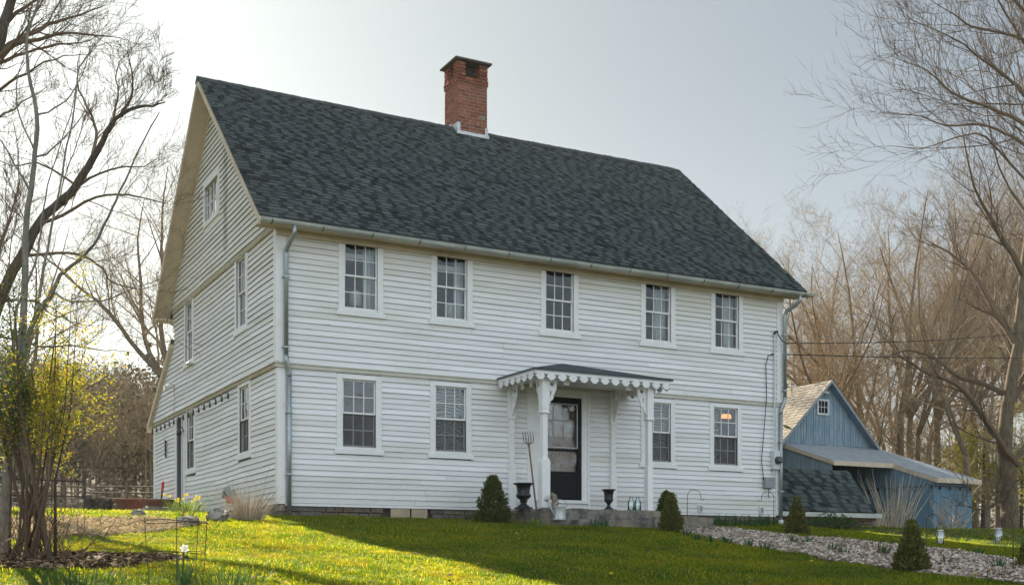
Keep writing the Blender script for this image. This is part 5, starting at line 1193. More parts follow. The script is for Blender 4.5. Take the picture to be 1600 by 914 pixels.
def finish_tree(T, loc, label, barkm, twigm, group=None, cat='bare tree', name='bare_tree', leaves=None):
    rt = empty(name, loc, label=label, cat=cat, group=group)
    T.tr.build('trunk', barkm, rt, smooth=True); T.cr.build('crown', twigm, rt)
    if leaves:
        m, frac, size = leaves; mb = MB(); rg = T.rg
        for p in T.tips:
            if rg.random() < frac:
                for _ in range(rg.randint(2,4)):
                    c = p+Vector((rg.uniform(-1,1),rg.uniform(-1,1),rg.uniform(-1,1)))*size*1.5; u = Vector((rg.uniform(-1,1),rg.uniform(-1,1),rg.uniform(-1,1))).normalized(); v = u.orthogonal().normalized()*size*.45; u *= size
                    mb.add([c-u*.5, c+v, c+u*.5, c-v], [(0,1,2,3)])
        mb.build('buds', m, rt)
    return rt
def forest_tree(seed, H, r, spread=1.0, kids=(12,9,6,4), twig='twigtan', leaves=None, forks=2, bark='barkl'):
    T = Tree(seed,.005); rg = T.rg
    # straight woodland trunk that divides high up
    hf = H*rg.uniform(.30,.42); tr = T.path((0,0,-.3), (rg.uniform(-.04,.04),rg.uniform(-.04,.04),1), hf, 7, .03, .05)
    T.tr.tube(tr, [r*1.35]+[r*(1-.3*i/7) for i in range(1,8)], 10)
    top = tr[-1]; 
    for k in range(forks):
        a_ = rg.uniform(0,6.28)+k*6.28/forks; e_ = rg.uniform(.20,.55)*spread
        T.branch(top-Vector((0,0,.02)), (math.cos(a_)*e_,math.sin(a_)*e_,1), (H-hf)*rg.uniform(.85,1.05), r*.62, 0, kids, .09, .02, T.tr, None, .12, .05, (26,58), (.30,.55))
    for k in range(5):
        a_ = rg.uniform(0,6.28); z_ = rg.uniform(.35,.95); q = tr[min(6,int(z_*7))]
        T.branch(q, (math.cos(a_),math.sin(a_),.35), H*.20*rg.uniform(.6,1.2), r*.26, 1, kids, .12, .05)
    return T
protos = []
for i,(sd_,H,r,sp,lv,fk) in enumerate(((11,19,.24,1.6,None,3),(12,21,.27,1.3,None,4),(13,17,.20,1.5,('budleaf',.12,.045),3),(14,20,.22,.9,None,2))):
    T = forest_tree(sd_,H,r,sp,forks=fk); protos.append((T,lv))
WG = 'trees of the bare woodland right of the house'
made = []
def woods_tree(i, px, t, sc_=1.0, rz=0, label='bare tan woodland tree rising behind the blue barn', group=WG):
    p = atD(px,850,t); p.z = gz(p.x,p.y)
    if i < len(made) and made[i] is not None: o = copy_tree(made[i])
    else:
        T, lv = protos[i]; o = finish_tree(T, (0,0,0), label, M['barkl'], M['twigtan'], group, leaves=(M[lv[0]],lv[1],lv[2]) if lv else None)
        while len(made) <= i: made.append(None)
        made[i] = o
    o.location = p; o.scale = (sc_,)*3; o.rotation_euler.z = rz; o['label'] = label; o['group'] = group
    return o
rg = random.Random(5)
spec = [(0,1405,62,1.0),(1,1463,70,.98),(2,1335,66,.93),(3,1375,80,1.02),(1,1520,66,1.0),(0,1300,74,1.0),(2,1270,60,.80),(3,1440,58,.84),(2,1490,84,1.15),(0,1560,74,1.15),(3,1610,62,.95),(1,1655,78,1.1),
        (0,1250,95,1.0),(3,1400,98,1.15),(0,1540,98,1.2),(3,1235,78,.85),(3,1505,54,.62),(2,1585,53,.60),(0,1720,70,1.1),(1,1800,84,1.1),(2,1360,56,.55),(3,1700,92,1.2),(2,1300,60,.86),(0,1350,64,.95),(1,1420,66,.92),(3,1255,66,.72),(2,1445,72,1.1)]
for k,(i,px_,t_,s_) in enumerate(spec): woods_tree(i, px_, t_, s_, rg.uniform(0,6.28))
# far woods beyond: reads as one mass
def sticks(name, pts, kind_h, label, m, seed, group=None):
    rg = random.Random(seed); mb = MB()
    for (x,y,H) in pts:
        z = gz(x,y); lean = Vector((rg.uniform(-.05,.05),rg.uniform(-.05,.05),1)); p0 = Vector((x,y,z)); r = H*.008
        mb.tube([p0, p0+lean*H*.5, p0+lean*H*.95], [r,r*.7,r*.15], 4, cap=False)
        for _ in range(kind_h):
            f = rg.uniform(.3,.92); a_ = rg.uniform(0,6.28); L = H*.34*(1.15-f)*rg.uniform(.6,1.3); q = p0+lean*H*f; d = Vector((math.cos(a_),math.sin(a_),rg.uniform(.5,1.3))).normalized()
            e = q+d*L; mb.tube([q, q+d*L*.5+Vector((0,0,.02*L)), e], [r*.4,r*.28,.008], 3, cap=False)
            for _ in range(4):
                ff = rg.uniform(.25,1); dd = (d+Vector((rg.uniform(-.8,.8),rg.uniform(-.8,.8),rg.uniform(-.2,.8)))).normalized(); q2 = q+d*L*ff; mb.tube([q2, q2+dd*L*.35], [.02,.008], 3, cap=False)
    o = mb.build(name, m); tag(o, label, 'far woods', kind='stuff'); return o
rg = random.Random(8); P = []
for _ in range(190):
    t_ = rg.uniform(100,175); px_ = rg.uniform(1150,1900); p = atD(px_,850,t_); P.append((p.x,p.y,rg.uniform(9,15)))
sticks('far_woods', P, 16, 'distant bare woodland behind the barn reading as one brown mass', M['twigtan'], 1)
mb = MB()
for _ in range(9000):
    t_ = rg.uniform(92,140); p = atD(rg.uniform(1180,1900),850,t_); z_ = gz(p.x,p.y)+abs(rg.gauss(0,1.5))*(1+.6*noise.noise(Vector((p.x*.15,p.y*.15,0)))); u = Vector((rg.uniform(-1,1),rg.uniform(-1,1),rg.uniform(-1,1))).normalized()*.28; v = u.orthogonal().normalized()*.12; c = Vector((p.x,p.y,z_)); mb.add([c-u,c+v,c+u,c-v], [(0,1,2,3)])
o = mb.build('undergrowth', M['farleaf']); tag(o, 'tan and olive undergrowth at the foot of the woodland beyond the barn', 'undergrowth', kind='stuff')
# wooded hill at the left: individual pines on the skyline, the rest one mass
P = []; 
for _ in range(760):
    t_ = rg.uniform(52,200)**1.0; px_ = rg.uniform(-350,330); p = atD(px_,850,t_); P.append((p.x,p.y,rg.uniform(4.5,8)))
def hill_wood():
    rg = random.Random(3)
    sticks('hill_woods', P, 18, 'bare brown woodland covering the hill at the left', M['twigtan'], 4)
    mb = MB()
    for (x,y,H) in P:
        if rg.random() < .85:
            z = gz(x,y); cr = H*rg.uniform(.20,.32); cz = z+H*rg.uniform(.5,.7)
            for _ in range(130):
                u = Vector((rg.gauss(0,1),rg.gauss(0,1),rg.gauss(0,1))).normalized()*rg.random()**.35; c = Vector((x,y,cz))+Vector((u.x*cr,u.y*cr,u.z*cr*1.7)); a_ = Vector((rg.uniform(-1,1),rg.uniform(-1,1),rg.uniform(-1,1))).normalized(); b_ = a_.orthogonal().normalized()*.10; a_ *= .16
                mb.add([c-a_, c+b_, c+a_, c-b_], [(0,1,2,3)])
    o = mb.build('hill_foliage', M['farleaf']); tag(o, 'tan and olive budding foliage of the hill woodland at the left', 'foliage', kind='stuff')
hill_wood()
def pine(H, seed):
    rg = random.Random(seed); tr = MB(); tr.tube([(0,0,-.2),(0,0,H)], [H*.014,.02], 6); fo = MB()
    for i in range(46):
        f = .22+.78*i/46; z = H*f; L = H*.26*(1.08-f)**.8*rg.uniform(.65,1.15)
        for k in range(5):
            a_ = rg.uniform(0,6.28); d = Vector((math.cos(a_),math.sin(a_),rg.uniform(-.1,.3))); tr.tube([(0,0,z), tuple(Vector((0,0,z))+d*L*.8)], [.03,.01], 3, cap=False)
            for _ in range(16):
                c = Vector((0,0,z))+d*L*rg.uniform(.25,1)+Vector((rg.gauss(0,.12),rg.gauss(0,.12),rg.gauss(0,.1)))*L*.5; u = Vector((rg.uniform(-1,1),rg.uniform(-1,1),rg.uniform(-.6,.8))).normalized()*.17; v = u.orthogonal().normalized()*.05
                fo.add([c-u, c+v, c+u, c-v], [(0,1,2,3)])
    return tr, fo
tr_, fo_ = pine(10,3); first = None
for k,(px_,t_,s_,lab) in enumerate(((118,150,1.0,'tall dark pine on the skyline nearest the left trees'),(165,140,.95,'middle dark pine on the hill skyline left of the house'),(182,165,1.05,'dark pine on the hill skyline nearest the house'),(60,130,1.05,'dark pine on the left hill behind the pale sapling'),(205,110,.8,'smaller dark pine on the hill slope beside the house corner'),(140,95,.75,'dark pine low on the hill slope behind the rail fence'))):
    p = atD(px_,800,t_); p.z = gz(p.x,p.y)
    if first is None: rt = empty('pine_tree', p, label=lab, cat='pine tree'); tr_.build('trunk', M['bark'], rt); fo_.build('crown', M['fargreen'], rt); first = rt
    else: rt = copy_tree(first); rt.location = p; rt['label'] = lab; rt.rotation_euler.z = k
    rt['group'] = 'pines on the left hill'; rt.scale = (s_*.62,)*3
for k,(px_,t_,s_) in enumerate(((212,58,.30),(178,60,.27),(130,66,.33),(236,64,.30),(150,52,.24),(95,58,.3),(60,70,.36))):
    o = woods_tree((1,3,0,2)[k%4], px_, t_, s_, k*1.3, 'bare tan tree at the foot of the left hill behind the fence', 'bare trees at the foot of the left hill')
for k,(px_,t_,s_) in enumerate(((262,50,.86),(330,40,.72),(20,58,.80))):
    woods_tree((0,2,3)[k], px_, t_, s_, k*2.1+.4, ('fine twigged bare tree rising just left of the gable','bare tree with golden buds partly hidden behind the side wall','bare tree behind the pale sapling and the large leaning tree at the left')[k], 'bare trees behind the house at the left')
for k,(x_,y_) in enumerate(((-9,-42),(2,-46),(13,-40),(23,-36),(33,-47),(-20,-46),(42,-40))):
    o = woods_tree(k%4, 0, 30, .75, k); o.location = (x_,y_,gz(x_,y_)); o['label'] = 'bare tree across the road behind the viewer, mirrored in the windows'; o['group'] = 'bare trees behind the viewer'

for k,(x_,y_,s_) in enumerate(((14.5,17,1.15),(19.6,20,1.2),(17.5,18.2,1.1),(24.5,21,1.3),(20,24,1.35),(15,24,1.3),(15.2,14.2,1.0),(23.6,25.5,1.25),(21,21,1.3),(18,27,1.35),(24.5,31,1.35),(21.8,19.6,1.1),(23.8,22,1.15))):  # unseen evergreens added to cast shade on the right lawn
    rt = copy_tree(first); rt.location = (x_,y_,gz(x_,y_)); rt['label'] = 'evergreen standing behind the house out of the viewer\'s sight'; rt.scale = (s_*1.35,s_*1.35,s_); rt.rotation_euler.z = k*1.1; rt['group'] = 'evergreens added unseen behind the house for shade'
# ---- the large leaning tree and the upper tree at the left, grown along their limbs
def guided(seed, limbs, t0, kids, bark, twig, label, base=None, cat='bare tree', thick=1.0, leaves=None, name='bare_tree', ang=(20,48), kl=(.26,.50)):
    """limbs: (pixel path, depth offsets, start radius, tip fraction, trunk?)"""
    T = Tree(seed,.0020*t0/12); loc = base
    for (pp, dz, r, tip, istr) in limbs:
        n = len(pp); raw = []
        for i,(a_,b_) in enumerate(pp): raw.append(atD(a_,b_,t0+dz[0]+(dz[1]-dz[0])*i/(n-1))-loc)
        pts = []   # smooth the limb a little
        for i in range(n-1):
            p0 = raw[max(i-1,0)]; p1 = raw[i]; p2 = raw[i+1]; p3 = raw[min(i+2,n-1)]
            for k in range(3):
                u = k/3; q = .5*((2*p1)+(p2-p0)*u+(2*p0-5*p1+4*p2-p3)*u*u+(3*p1-p0-3*p2+p3)*u**3); pts.append(q+Vector([T.rg.gauss(0,.004*t0/10) for _ in range(3)]))
        pts.append(raw[-1])
        lev = 0 if istr else 1
        T.branch(None, None, 0, r*thick, lev, kids, .11, .05, T.tr if istr else None, pts, tip, (.35 if istr else .10), ang, kl, (.12,.22) if istr else (.30,.46))
    return finish_tree(T, loc, label, M[bark], M[twig], None, cat, name, leaves)
t0 = 26; b = atD(-70,800,t0); b.z = gz(b.x,b.y)-.3
guided(31, [
 ([(-70,800),(-55,700),(-30,560),(0,470),(33,402),(60,352),(95,315)], (0,0), .30, .62, True),
 ([(95,315),(120,290),(144,249),(155,231),(172,200),(188,180),(217,166),(240,167),(258,160)], (0,-1.5), .20, .12, True),
 ([(144,249),(150,215),(143,180),(122,140),(125,105),(150,75)], (-.3,1.5), .085, .2, False),
 ([(188,180),(205,150),(207,115),(200,85)], (0,-1.5), .07, .2, False),
 ([(172,200),(185,150),(182,110),(205,75)], (0,1), .06, .2, False),
 ([(60,352),(100,335),(150,308),(200,305),(235,312),(262,318)], (0,-2), .09, .12, False),
 ([(33,402),(90,395),(130,400),(160,420),(175,440),(220,452),(255,440)], (0,-1.5), .08, .12, False),
 ([(95,315),(140,280),(185,262),(225,260),(250,245)], (0,2), .075, .15, False),
 ([(0,470),(40,470),(80,480),(120,510),(142,508)], (0,1.5), .06, .12, False),
 ([(-20,520),(60,540),(110,540),(150,545),(190,548),(225,552)], (0,-2), .06, .12, False),
 ([(0,470),(-5,400),(20,330),(30,260),(20,190)], (0,2), .09, .15, False),
 ([(120,290),(60,255),(20,260),(-20,240)], (0,2), .06, .2, False)],
 t0, (5,12,7,4), 'bark', 'twig', 'large dark bare tree leaning right from the left edge behind the pale sapling', b, thick=.50)
t0 = 19; b = atD(-150,820,t0); b.z = gz(b.x,b.y)-.3
guided(32, [
 ([(-150,820),(-140,600),(-110,400),(-70,220),(-20,110),(0,60),(18,0),(40,-60)], (0,0), .26, .35, True),
 ([(-10,90),(30,62),(65,45),(100,30),(130,22),(165,8)], (0,1), .085, .12, False),
 ([(-30,115),(20,72),(60,62),(100,52),(140,55),(190,60)], (0,-1), .075, .12, False),
 ([(-40,130),(0,100),(40,82),(90,70),(125,68),(160,55)], (0,1.5), .06, .12, False),
 ([(-60,180),(0,140),(40,115),(85,92),(130,85)], (0,-1), .055, .12, False),
 ([(-70,220),(-10,190),(35,160),(75,135)], (0,1), .05, .15, False),
 ([(5,40),(40,10),(80,-10),(120,-20)], (0,1), .06, .15, False)],
 t0, (4,12,7,5), 'bark', 'twig', 'dark bare tree reaching in over the top left corner', b, thick=.62)
# pale sapling with several stems
t0 = 11.5; b = ground_at(8,912); b = atD(8,905,t0); b.z = gz(b.x,b.y)-.1
T_ = [
 ([(6,915),(8,800),(15,700),(25,620),(35,520),(39,430),(40,366),(48,300),(55,240),(58,180),(45,110),(43,60),(62,0),(70,-40)], (0,0), .050, .16, True),
 ([(30,600),(45,520),(65,480),(82,457),(95,431),(121,408),(148,382),(170,339),(187,300),(210,250),(235,200),(249,175)], (0,-.5), .028, .15, True),
 ([(15,720),(10,640),(20,560),(28,480),(48,430),(62,380),(68,330),(80,270),(110,180),(125,90)], (0,.6), .020, .15, False),
 ([(25,640),(55,560),(60,470),(75,390),(85,330),(105,230),(118,150),(122,100),(126,80)], (0,.3), .020, .15, False),
 ([(58,180),(85,170),(110,150),(135,100),(140,75)], (0,.3), .010, .3, False),
 ([(48,300),(30,270),(5,225),(-20,200)], (0,-.3), .013, .3, False),
 ([(55,240),(30,180),(25,130),(40,80)], (0,.3), .010, .3, False),
 ([(55,245),(80,235),(110,205),(140,165)], (0,.3), .012, .3, False),
 ([(82,457),(110,470),(160,470),(200,455),(250,435)], (0,-.5), .012, .2, False),
 ([(62,480),(85,490),(120,505),(142,508)], (0,-.5), .010, .3, False)]
guided(33, T_, t0, (5,5,3), 'barkgrey', 'barkgrey', 'pale grey many stemmed sapling at the left edge in front of the bush', b, cat='sapling', name='sapling', ang=(18,45), kl=(.12,.3))
# leafing bush at the left
def bush():
    t0 = 11.0; b = atD(55,880,t0); b.z = gz(b.x,b.y)-.05; T = Tree(41); rg = T.rg
    for i in range(20):
        px_ = rg.uniform(-40,125); py_ = rg.uniform(430,700); mx = 55+(px_-55)*.35
        pts = [atD(55+rg.uniform(-45,45),878,t0)-b, atD(mx+rg.uniform(-12,12),750,t0+rg.uniform(-.3,.3))-b, atD(mx+(px_-mx)*.6+rg.uniform(-8,8),640,t0+rg.uniform(-.5,.5))-b, atD(px_,py_,t0+rg.uniform(-.8,.8))-b]
        T.branch(None,None,0,rg.uniform(.010,.026),0,(9,5),.2,.03,T.tr if i < 8 else None,pts,.2,.40,(22,60),(.16,.30),(.25,.4))
    for i in range(60):
        a_ = rg.uniform(0,6.28); e_ = rg.uniform(.3,1.3); T.branch(Vector((rg.uniform(-.35,.35),rg.uniform(-.3,.3),0)), (math.cos(a_)*e_,math.sin(a_)*e_,1), rg.uniform(.4,1.1), .006, 2, (0,0,3), .2, -.01, ang=(20,50))
    rt = finish_tree(T, b, 'leafing bush with yellow green young leaves behind the pale sapling', M['bark'], M['twig'], None, 'bush', 'leafy_bush')
    mb = MB(); mk = MB()
    for p in T.tips:
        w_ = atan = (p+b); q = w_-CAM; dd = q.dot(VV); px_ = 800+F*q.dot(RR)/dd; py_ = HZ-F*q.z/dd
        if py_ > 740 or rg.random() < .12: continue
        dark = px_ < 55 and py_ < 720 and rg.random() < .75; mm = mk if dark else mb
        for _ in range(20):
            c = p+Vector((rg.gauss(0,.045),rg.gauss(0,.045),rg.gauss(0,.045))); u = Vector((rg.uniform(-1,1),rg.uniform(-1,1),rg.uniform(-.2,1))).normalized(); v = u.orthogonal().normalized(); v.rotate(Matrix.Rotation(rg.uniform(0,6.28),3,u)); L = rg.uniform(.018,.038)
            f = u.cross(v)*L*.12; mm.add([c, c+u*L*.5+v*L*.24+f, c+u*L, c+u*L*.5-v*L*.24+f], [(0,1,2,3)])
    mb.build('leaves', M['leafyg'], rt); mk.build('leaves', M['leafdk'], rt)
bush()
# upright dry grass clump by the left corner
def stalks(px, pyb, n, H, spread, rad, m, label, cat, name, rr=.004, y=None, twiggy=0, seed=3, bend=.15):
    g_ = ground_at(px,pyb) if y is None else onY(px,pyb,y); g_.z = gz(g_.x,g_.y); rg = random.Random(seed); mb = MB()
    for _ in range(n):
        a_ = rg.uniform(0,6.28); r_ = rad*math.sqrt(rg.random()); e_ = rg.uniform(.02,spread); h = H*rg.uniform(.45,1.1); d = Vector((math.cos(a_)*e_,math.sin(a_)*e_,1)).normalized(); p = Vector((r_*math.cos(a_),r_*math.sin(a_),-.03)); bd = Vector((math.cos(a_),math.sin(a_),-.3))*bend*h*rg.random()
        k1 = p+d*h*.5+bd*.25; k2 = p+d*h+bd; mb.tube([p,k1,k2], [rr,rr*.75,rr*.3], 4, cap=False)
        for _ in range(twiggy):
            f = rg.uniform(.3,.9); q = p.lerp(k2,f); dd = (d+Vector((rg.uniform(-.9,.9),rg.uniform(-.9,.9),rg.uniform(-.1,.6)))).normalized(); mb.tube([q,q+dd*h*.25*rg.uniform(.4,1.2)], [rr*.5,rr*.2], 3, cap=False)
    o = mb.build(name, m, loc=g_); tag(o, label, cat); return o
stalks(388,812,260,.66,.95,.18,M['drystalk'],'clump of dry tan ornamental grass at the left front corner','dry grass clump','dry_grass_clump',.005,y=-1.3,bend=.3)
stalks(388,812,22,.95,.7,.16,M['drystalk'],'few tall bare stalks rising from the dry grass at the house corner','dry stalks','dry_stalks',.004,y=-1.25,seed=8)
stalks(290,812,26,.3,.6,.10,M['twig'],'small brown twiggy stems beside the yellow daffodils','dead stems','dead_stems',.004,y=-.8)
stalks(502,806,18,.22,.9,.16,M['twig'],'dead brown stems against the stone foundation','dead stems','dead_stems',.004,y=-.25,seed=5)
stalks(820,810,60,.22,.9,.25,M['twig'],'brown dead stems left of the yellow green leafy plant','dead stems','dead_stems',.003,y=-1.9,seed=6)
stalks(1395,829,80,1.75,.55,.45,M['drystalk'],'tall pale bare stalks in front of the blue lean-to wall','dry stalks','dry_shrub',.010,y=4.4,seed=11,bend=.1)
stalks(1360,829,60,.9,.6,.5,M['drystalk'],'shorter pale stalks at the right end of the cellar roof','dry stalks','dry_shrub',.009,y=4.2,seed=12,twiggy=2)
stalks(1487,835,34,1.25,1.1,.25,M['drystalk'],'pale twiggy bare shrub in front of the blue shed door','bare shrub','dry_shrub',.011,y=8.0,seed=14,twiggy=9,bend=.25)
stalks(1372,868,24,.3,.7,.14,M['twig'],'brown dead stems in the bed left of the nearest conifer','dead stems','dead_stems',.005,seed=15,twiggy=2)
stalks(1560,905,16,.3,.7,.12,M['twig'],'brown dead stems at the right end of the bed','dead stems','dead_stems',.004,seed=16,twiggy=3)
# low evergreen by the cellar wall
def low_bush(px, py, y, rx, rz_, label, m, n=900, seed=0, leaf=.05):
    g_ = onY(px,py,y); g_.z = gz(g_.x,y); rg = random.Random(seed); mb = MB()
    for _ in range(n):
        a_ = rg.uniform(0,6.28); r_ = rg.random()**.5; z = rg.random()**.8*rz_*(1-.6*r_*r_)*(1+.4*noise.noise(Vector((a_*2,r_*3,seed)))); c = Vector((math.cos(a_)*r_*rx, math.sin(a_)*r_*rx*.6, z)); u = Vector((rg.uniform(-1,1),rg.uniform(-1,1),rg.uniform(0,1))).normalized()*leaf; v = u.orthogonal().normalized()*leaf*.3
        mb.add([c,c+u*.5+v,c+u,c+u*.5-v], [(0,1,2,3)])
    o = mb.build('low_shrub', m, loc=g_); tag(o, label, 'shrub')
low_bush(1300,824,-.5,.75,.32,'low dark green leafy shrub along the cellar wall',M['leafdk'],1500,2,.06)
# ---- right: big tree with trunk near the right edge and the tree reaching in from the top right
t0 = 38; b = atD(1577,840,t0); b.z = gz(b.x,b.y)-.2
guided(51, [
 ([(1577,845),(1576,760),(1570,690),(1578,620),(1590,540),(1600,430),(1612,300),(1625,180)], (0,0), .30, .3, True),
 ([(1588,725),(1573,705),(1540,655),(1500,605),(1451,583),(1412,560),(1395,552)], (0,-3), .13, .12, False),
 ([(1590,540),(1559,494),(1522,430),(1480,395),(1448,375)], (0,2), .13, .12, False),
 ([(1600,430),(1570,380),(1549,342),(1522,292),(1503,200)], (0,-2), .12, .12, False),
 ([(1578,620),(1540,600),(1500,590),(1460,560),(1420,548),(1380,560)], (0,3), .10, .12, False),
 ([(1578,630),(1620,560),(1660,500)], (0,2), .16, .2, False),
 ([(1600,430),(1640,360),(1680,260)], (0,2), .14, .2, False),
 ([(1575,770),(1552,790),(1530,795),(1512,791)], (0,-4), .055, .3, False)],
 t0, (7,13,8,4), 'barkl', 'twig', 'massive brown trunked bare tree near the right edge beyond the jar lanterns', b)
t0 = 30; b = atD(1790,840,t0); b.z = gz(b.x,b.y)-.2
guided(52, [
 ([(1790,840),(1780,650),(1750,480),(1730,330),(1700,200),(1660,80),(1620,0),(1590,-60)], (0,0), .36, .35, True),
 ([(1700,200),(1640,90),(1600,63),(1570,52),(1518,42),(1491,24),(1447,-4)], (0,-1), .085, .12, False),
 ([(1735,350),(1660,190),(1600,147),(1584,129),(1549,103),(1507,71),(1478,55),(1420,29)], (0,1), .10, .10, False),
 ([(1740,400),(1670,260),(1600,195),(1544,168),(1502,153),(1470,129),(1447,110),(1397,90)], (0,-1), .10, .10, False),
 ([(1750,450),(1680,300),(1600,226),(1570,208),(1528,195),(1476,197),(1439,182),(1373,176)], (0,1), .09, .10, False),
 ([(1750,480),(1660,330),(1600,280),(1540,215),(1495,215),(1440,232),(1388,228)], (0,-1.5), .07, .10, False),
 ([(1660,80),(1600,20),(1560,-30)], (0,1), .10, .3, False),
 ([(1745,420),(1680,210),(1620,110),(1572,20),(1540,-20)], (0,1.5), .10, .2, False),
 ([(1760,520),(1690,400),(1620,350),(1560,260),(1540,150),(1520,60)], (0,1.5), .07, .15, False)],
 t0, (5,13,8,4), 'bark', 'twig', 'bare tree reaching in over the top right corner', b, thick=.72)
# yellow green leafing tree and its neighbours behind the shed
def leafing(px, t, H, cr, label, seed, n=5200, m='leafyg', name='leafing_tree'):
    p = atD(px,850,t); p.z = gz(p.x,p.y); rg = random.Random(seed); T = Tree(seed)
    T.tr.tube([(0,0,-.2),(.1,0,H*.45),(.15,0,H*.95)], [.10,.08,.02], 7)
    for k in range(16):
        a_ = rg.uniform(0,6.28); T.branch((.1,0,H*rg.uniform(.15,.85)), (math.cos(a_),math.sin(a_),.5), cr*rg.uniform(.6,1.1), .03, 2, (0,0,8), .15, .02)
    rt = finish_tree(T, p, label, M['bark'], M['twig'], None, 'leafing tree', name); mb = MB(); ts = T.tips
    for _ in range(n):
        c = Vector(rg.choice(ts))+Vector((rg.gauss(0,.22),rg.gauss(0,.22),rg.gauss(0,.25)-.1)); u = Vector((rg.uniform(-1,1),rg.uniform(-1,1),rg.uniform(-1,.3))).normalized()*.09; v = u.orthogonal().normalized()*.035; mb.add([c-u,c+v,c+u,c-v], [(0,1,2,3)])
    mb.build('leaves', M[m], rt)
leafing(1535,56,6.2,2.2,'yellow green leafing tree between the blue shed and the massive trunk',61)
leafing(1595,60,5.5,2.0,'green leafing tree behind the massive trunk at the right edge',62,4200,'leafdk')
leafing(1500,64,5.0,1.6,'small yellow green leafing tree rising behind the shed roof',63,1500)

# ------------------------------------------------------------------ wood chips
def chips(name, poly, n, size, m, label, cat, zoff=.0, rg=None, long=2.2):
    rg = rg or random.Random(2); xs = [p[0] for p in poly]; ys = [p[1] for p in poly]; mb = MB(); k = 0; tries = 0
    while k < n and tries < n*30:
        tries += 1; x = rg.uniform(min(xs),max(xs)); y = rg.uniform(min(ys),max(ys))
        if not inside(x+.08*noise.noise(Vector((x*4,y*4,0))), y+.10*noise.noise(Vector((x*3,y*3,7))), poly): continue
        d_ = dist((x,y,0)); 
        if d_ > 22 and rg.random() < .4: continue
        k += 1; L = size*rg.uniform(.5,1.6); w_ = L/long*rg.uniform(.6,1.3); h = .004; rot = Matrix.Rotation(rg.uniform(0,6.28),3,'Z') @ Matrix.Rotation(rg.gauss(0,.35),3,'X') @ Matrix.Rotation(rg.gauss(0,.35),3,'Y')
        c = Vector((x,y,gz(x,y)+.012+rg.random()*.03+zoff)); vs = [c+rot@Vector(v) for v in ((-L/2,-w_/2,h),(L/2,-w_/2*rg.uniform(.5,1.2),h),(L/2*rg.uniform(.7,1),w_/2,h),(-L/2,w_/2,h),(-L/2,-w_/2,-h),(L/2,-w_/2,-h))]
        mb.add(vs, [(0,1,2,3),(0,4,5,1)])
    o = mb.build(name, m); tag(o, label, cat, kind='stuff')
M['chip'] = ramp_island('wood_chips', [(.26,.20,.15),(.50,.42,.34),(.64,.57,.49),(.38,.30,.24),(.58,.44,.36),(.16,.12,.09)], .95)
M['duff'] = mat('bed_soil', (.11,.08,.06), 1, col2=(.24,.19,.15), scale=14, bump=.8, bscale=30)
def sheet(name, poly, m, z, label=None):
    xs = [p[0] for p in poly]; ys = [p[1] for p in poly]; s = .25; mb = MB(); idx = {}
    x = min(xs)
    def vid(i,j):
        if (i,j) not in idx:
            X = min(xs)+i*s; Y = min(ys)+j*s; idx[(i,j)] = len(mb.v); mb.v.append((X,Y,gz(X,Y)+z+.012*noise.noise(Vector((X*3,Y*3,0)))))
        return idx[(i,j)]
    for i in range(int((max(xs)-min(xs))/s)+1):
        for j in range(int((max(ys)-min(ys))/s)+1):
            if inside(min(xs)+(i+.5)*s, min(ys)+(j+.5)*s, poly): mb.f.append((vid(i,j),vid(i+1,j),vid(i+1,j+1),vid(i,j+1))); mb.m.append(0)
    o = mb.build(name, m, smooth=True); tag(o, kind='structure'); return o
sheet('garden_bed', BEDPOLY, M['duff'], .016)
chips('wood_chips', BEDPOLY, 26000, .055, M['chip'], 'pale tan and pinkish wood chips covering the garden bed', 'wood chips')
M['strawbase'] = mat('straw_soil', (.30,.21,.11), 1, col2=(.46,.35,.20), scale=5, bump=.6)
STP2 = [(x,y) for x,y in STRAWPOLY]
sheet('straw_ground', STP2, M['strawbase'], .010)
chips('straw', STP2, 9000, .16, M['straw'], 'scattered dry straw on the lawn left of the house', 'straw', long=14)
lb = atD(60,880,11); LEAFP = [(lb.x+1.3*math.cos(a_)*(1+.25*math.sin(3*a_)), lb.y+1.0*math.sin(a_)) for a_ in np.linspace(0,6.28,20)[:-1]]
M['litter'] = ramp_island('leaf_litter', [(.10,.06,.035),(.20,.13,.08),(.30,.20,.12),(.07,.045,.03)], .95)
sheet('bush_soil', LEAFP, M['duff'], .010); chips('leaf_litter', LEAFP, 3500, .06, M['litter'], 'dead brown leaves on the soil under the bush', 'leaf litter', long=1.6)

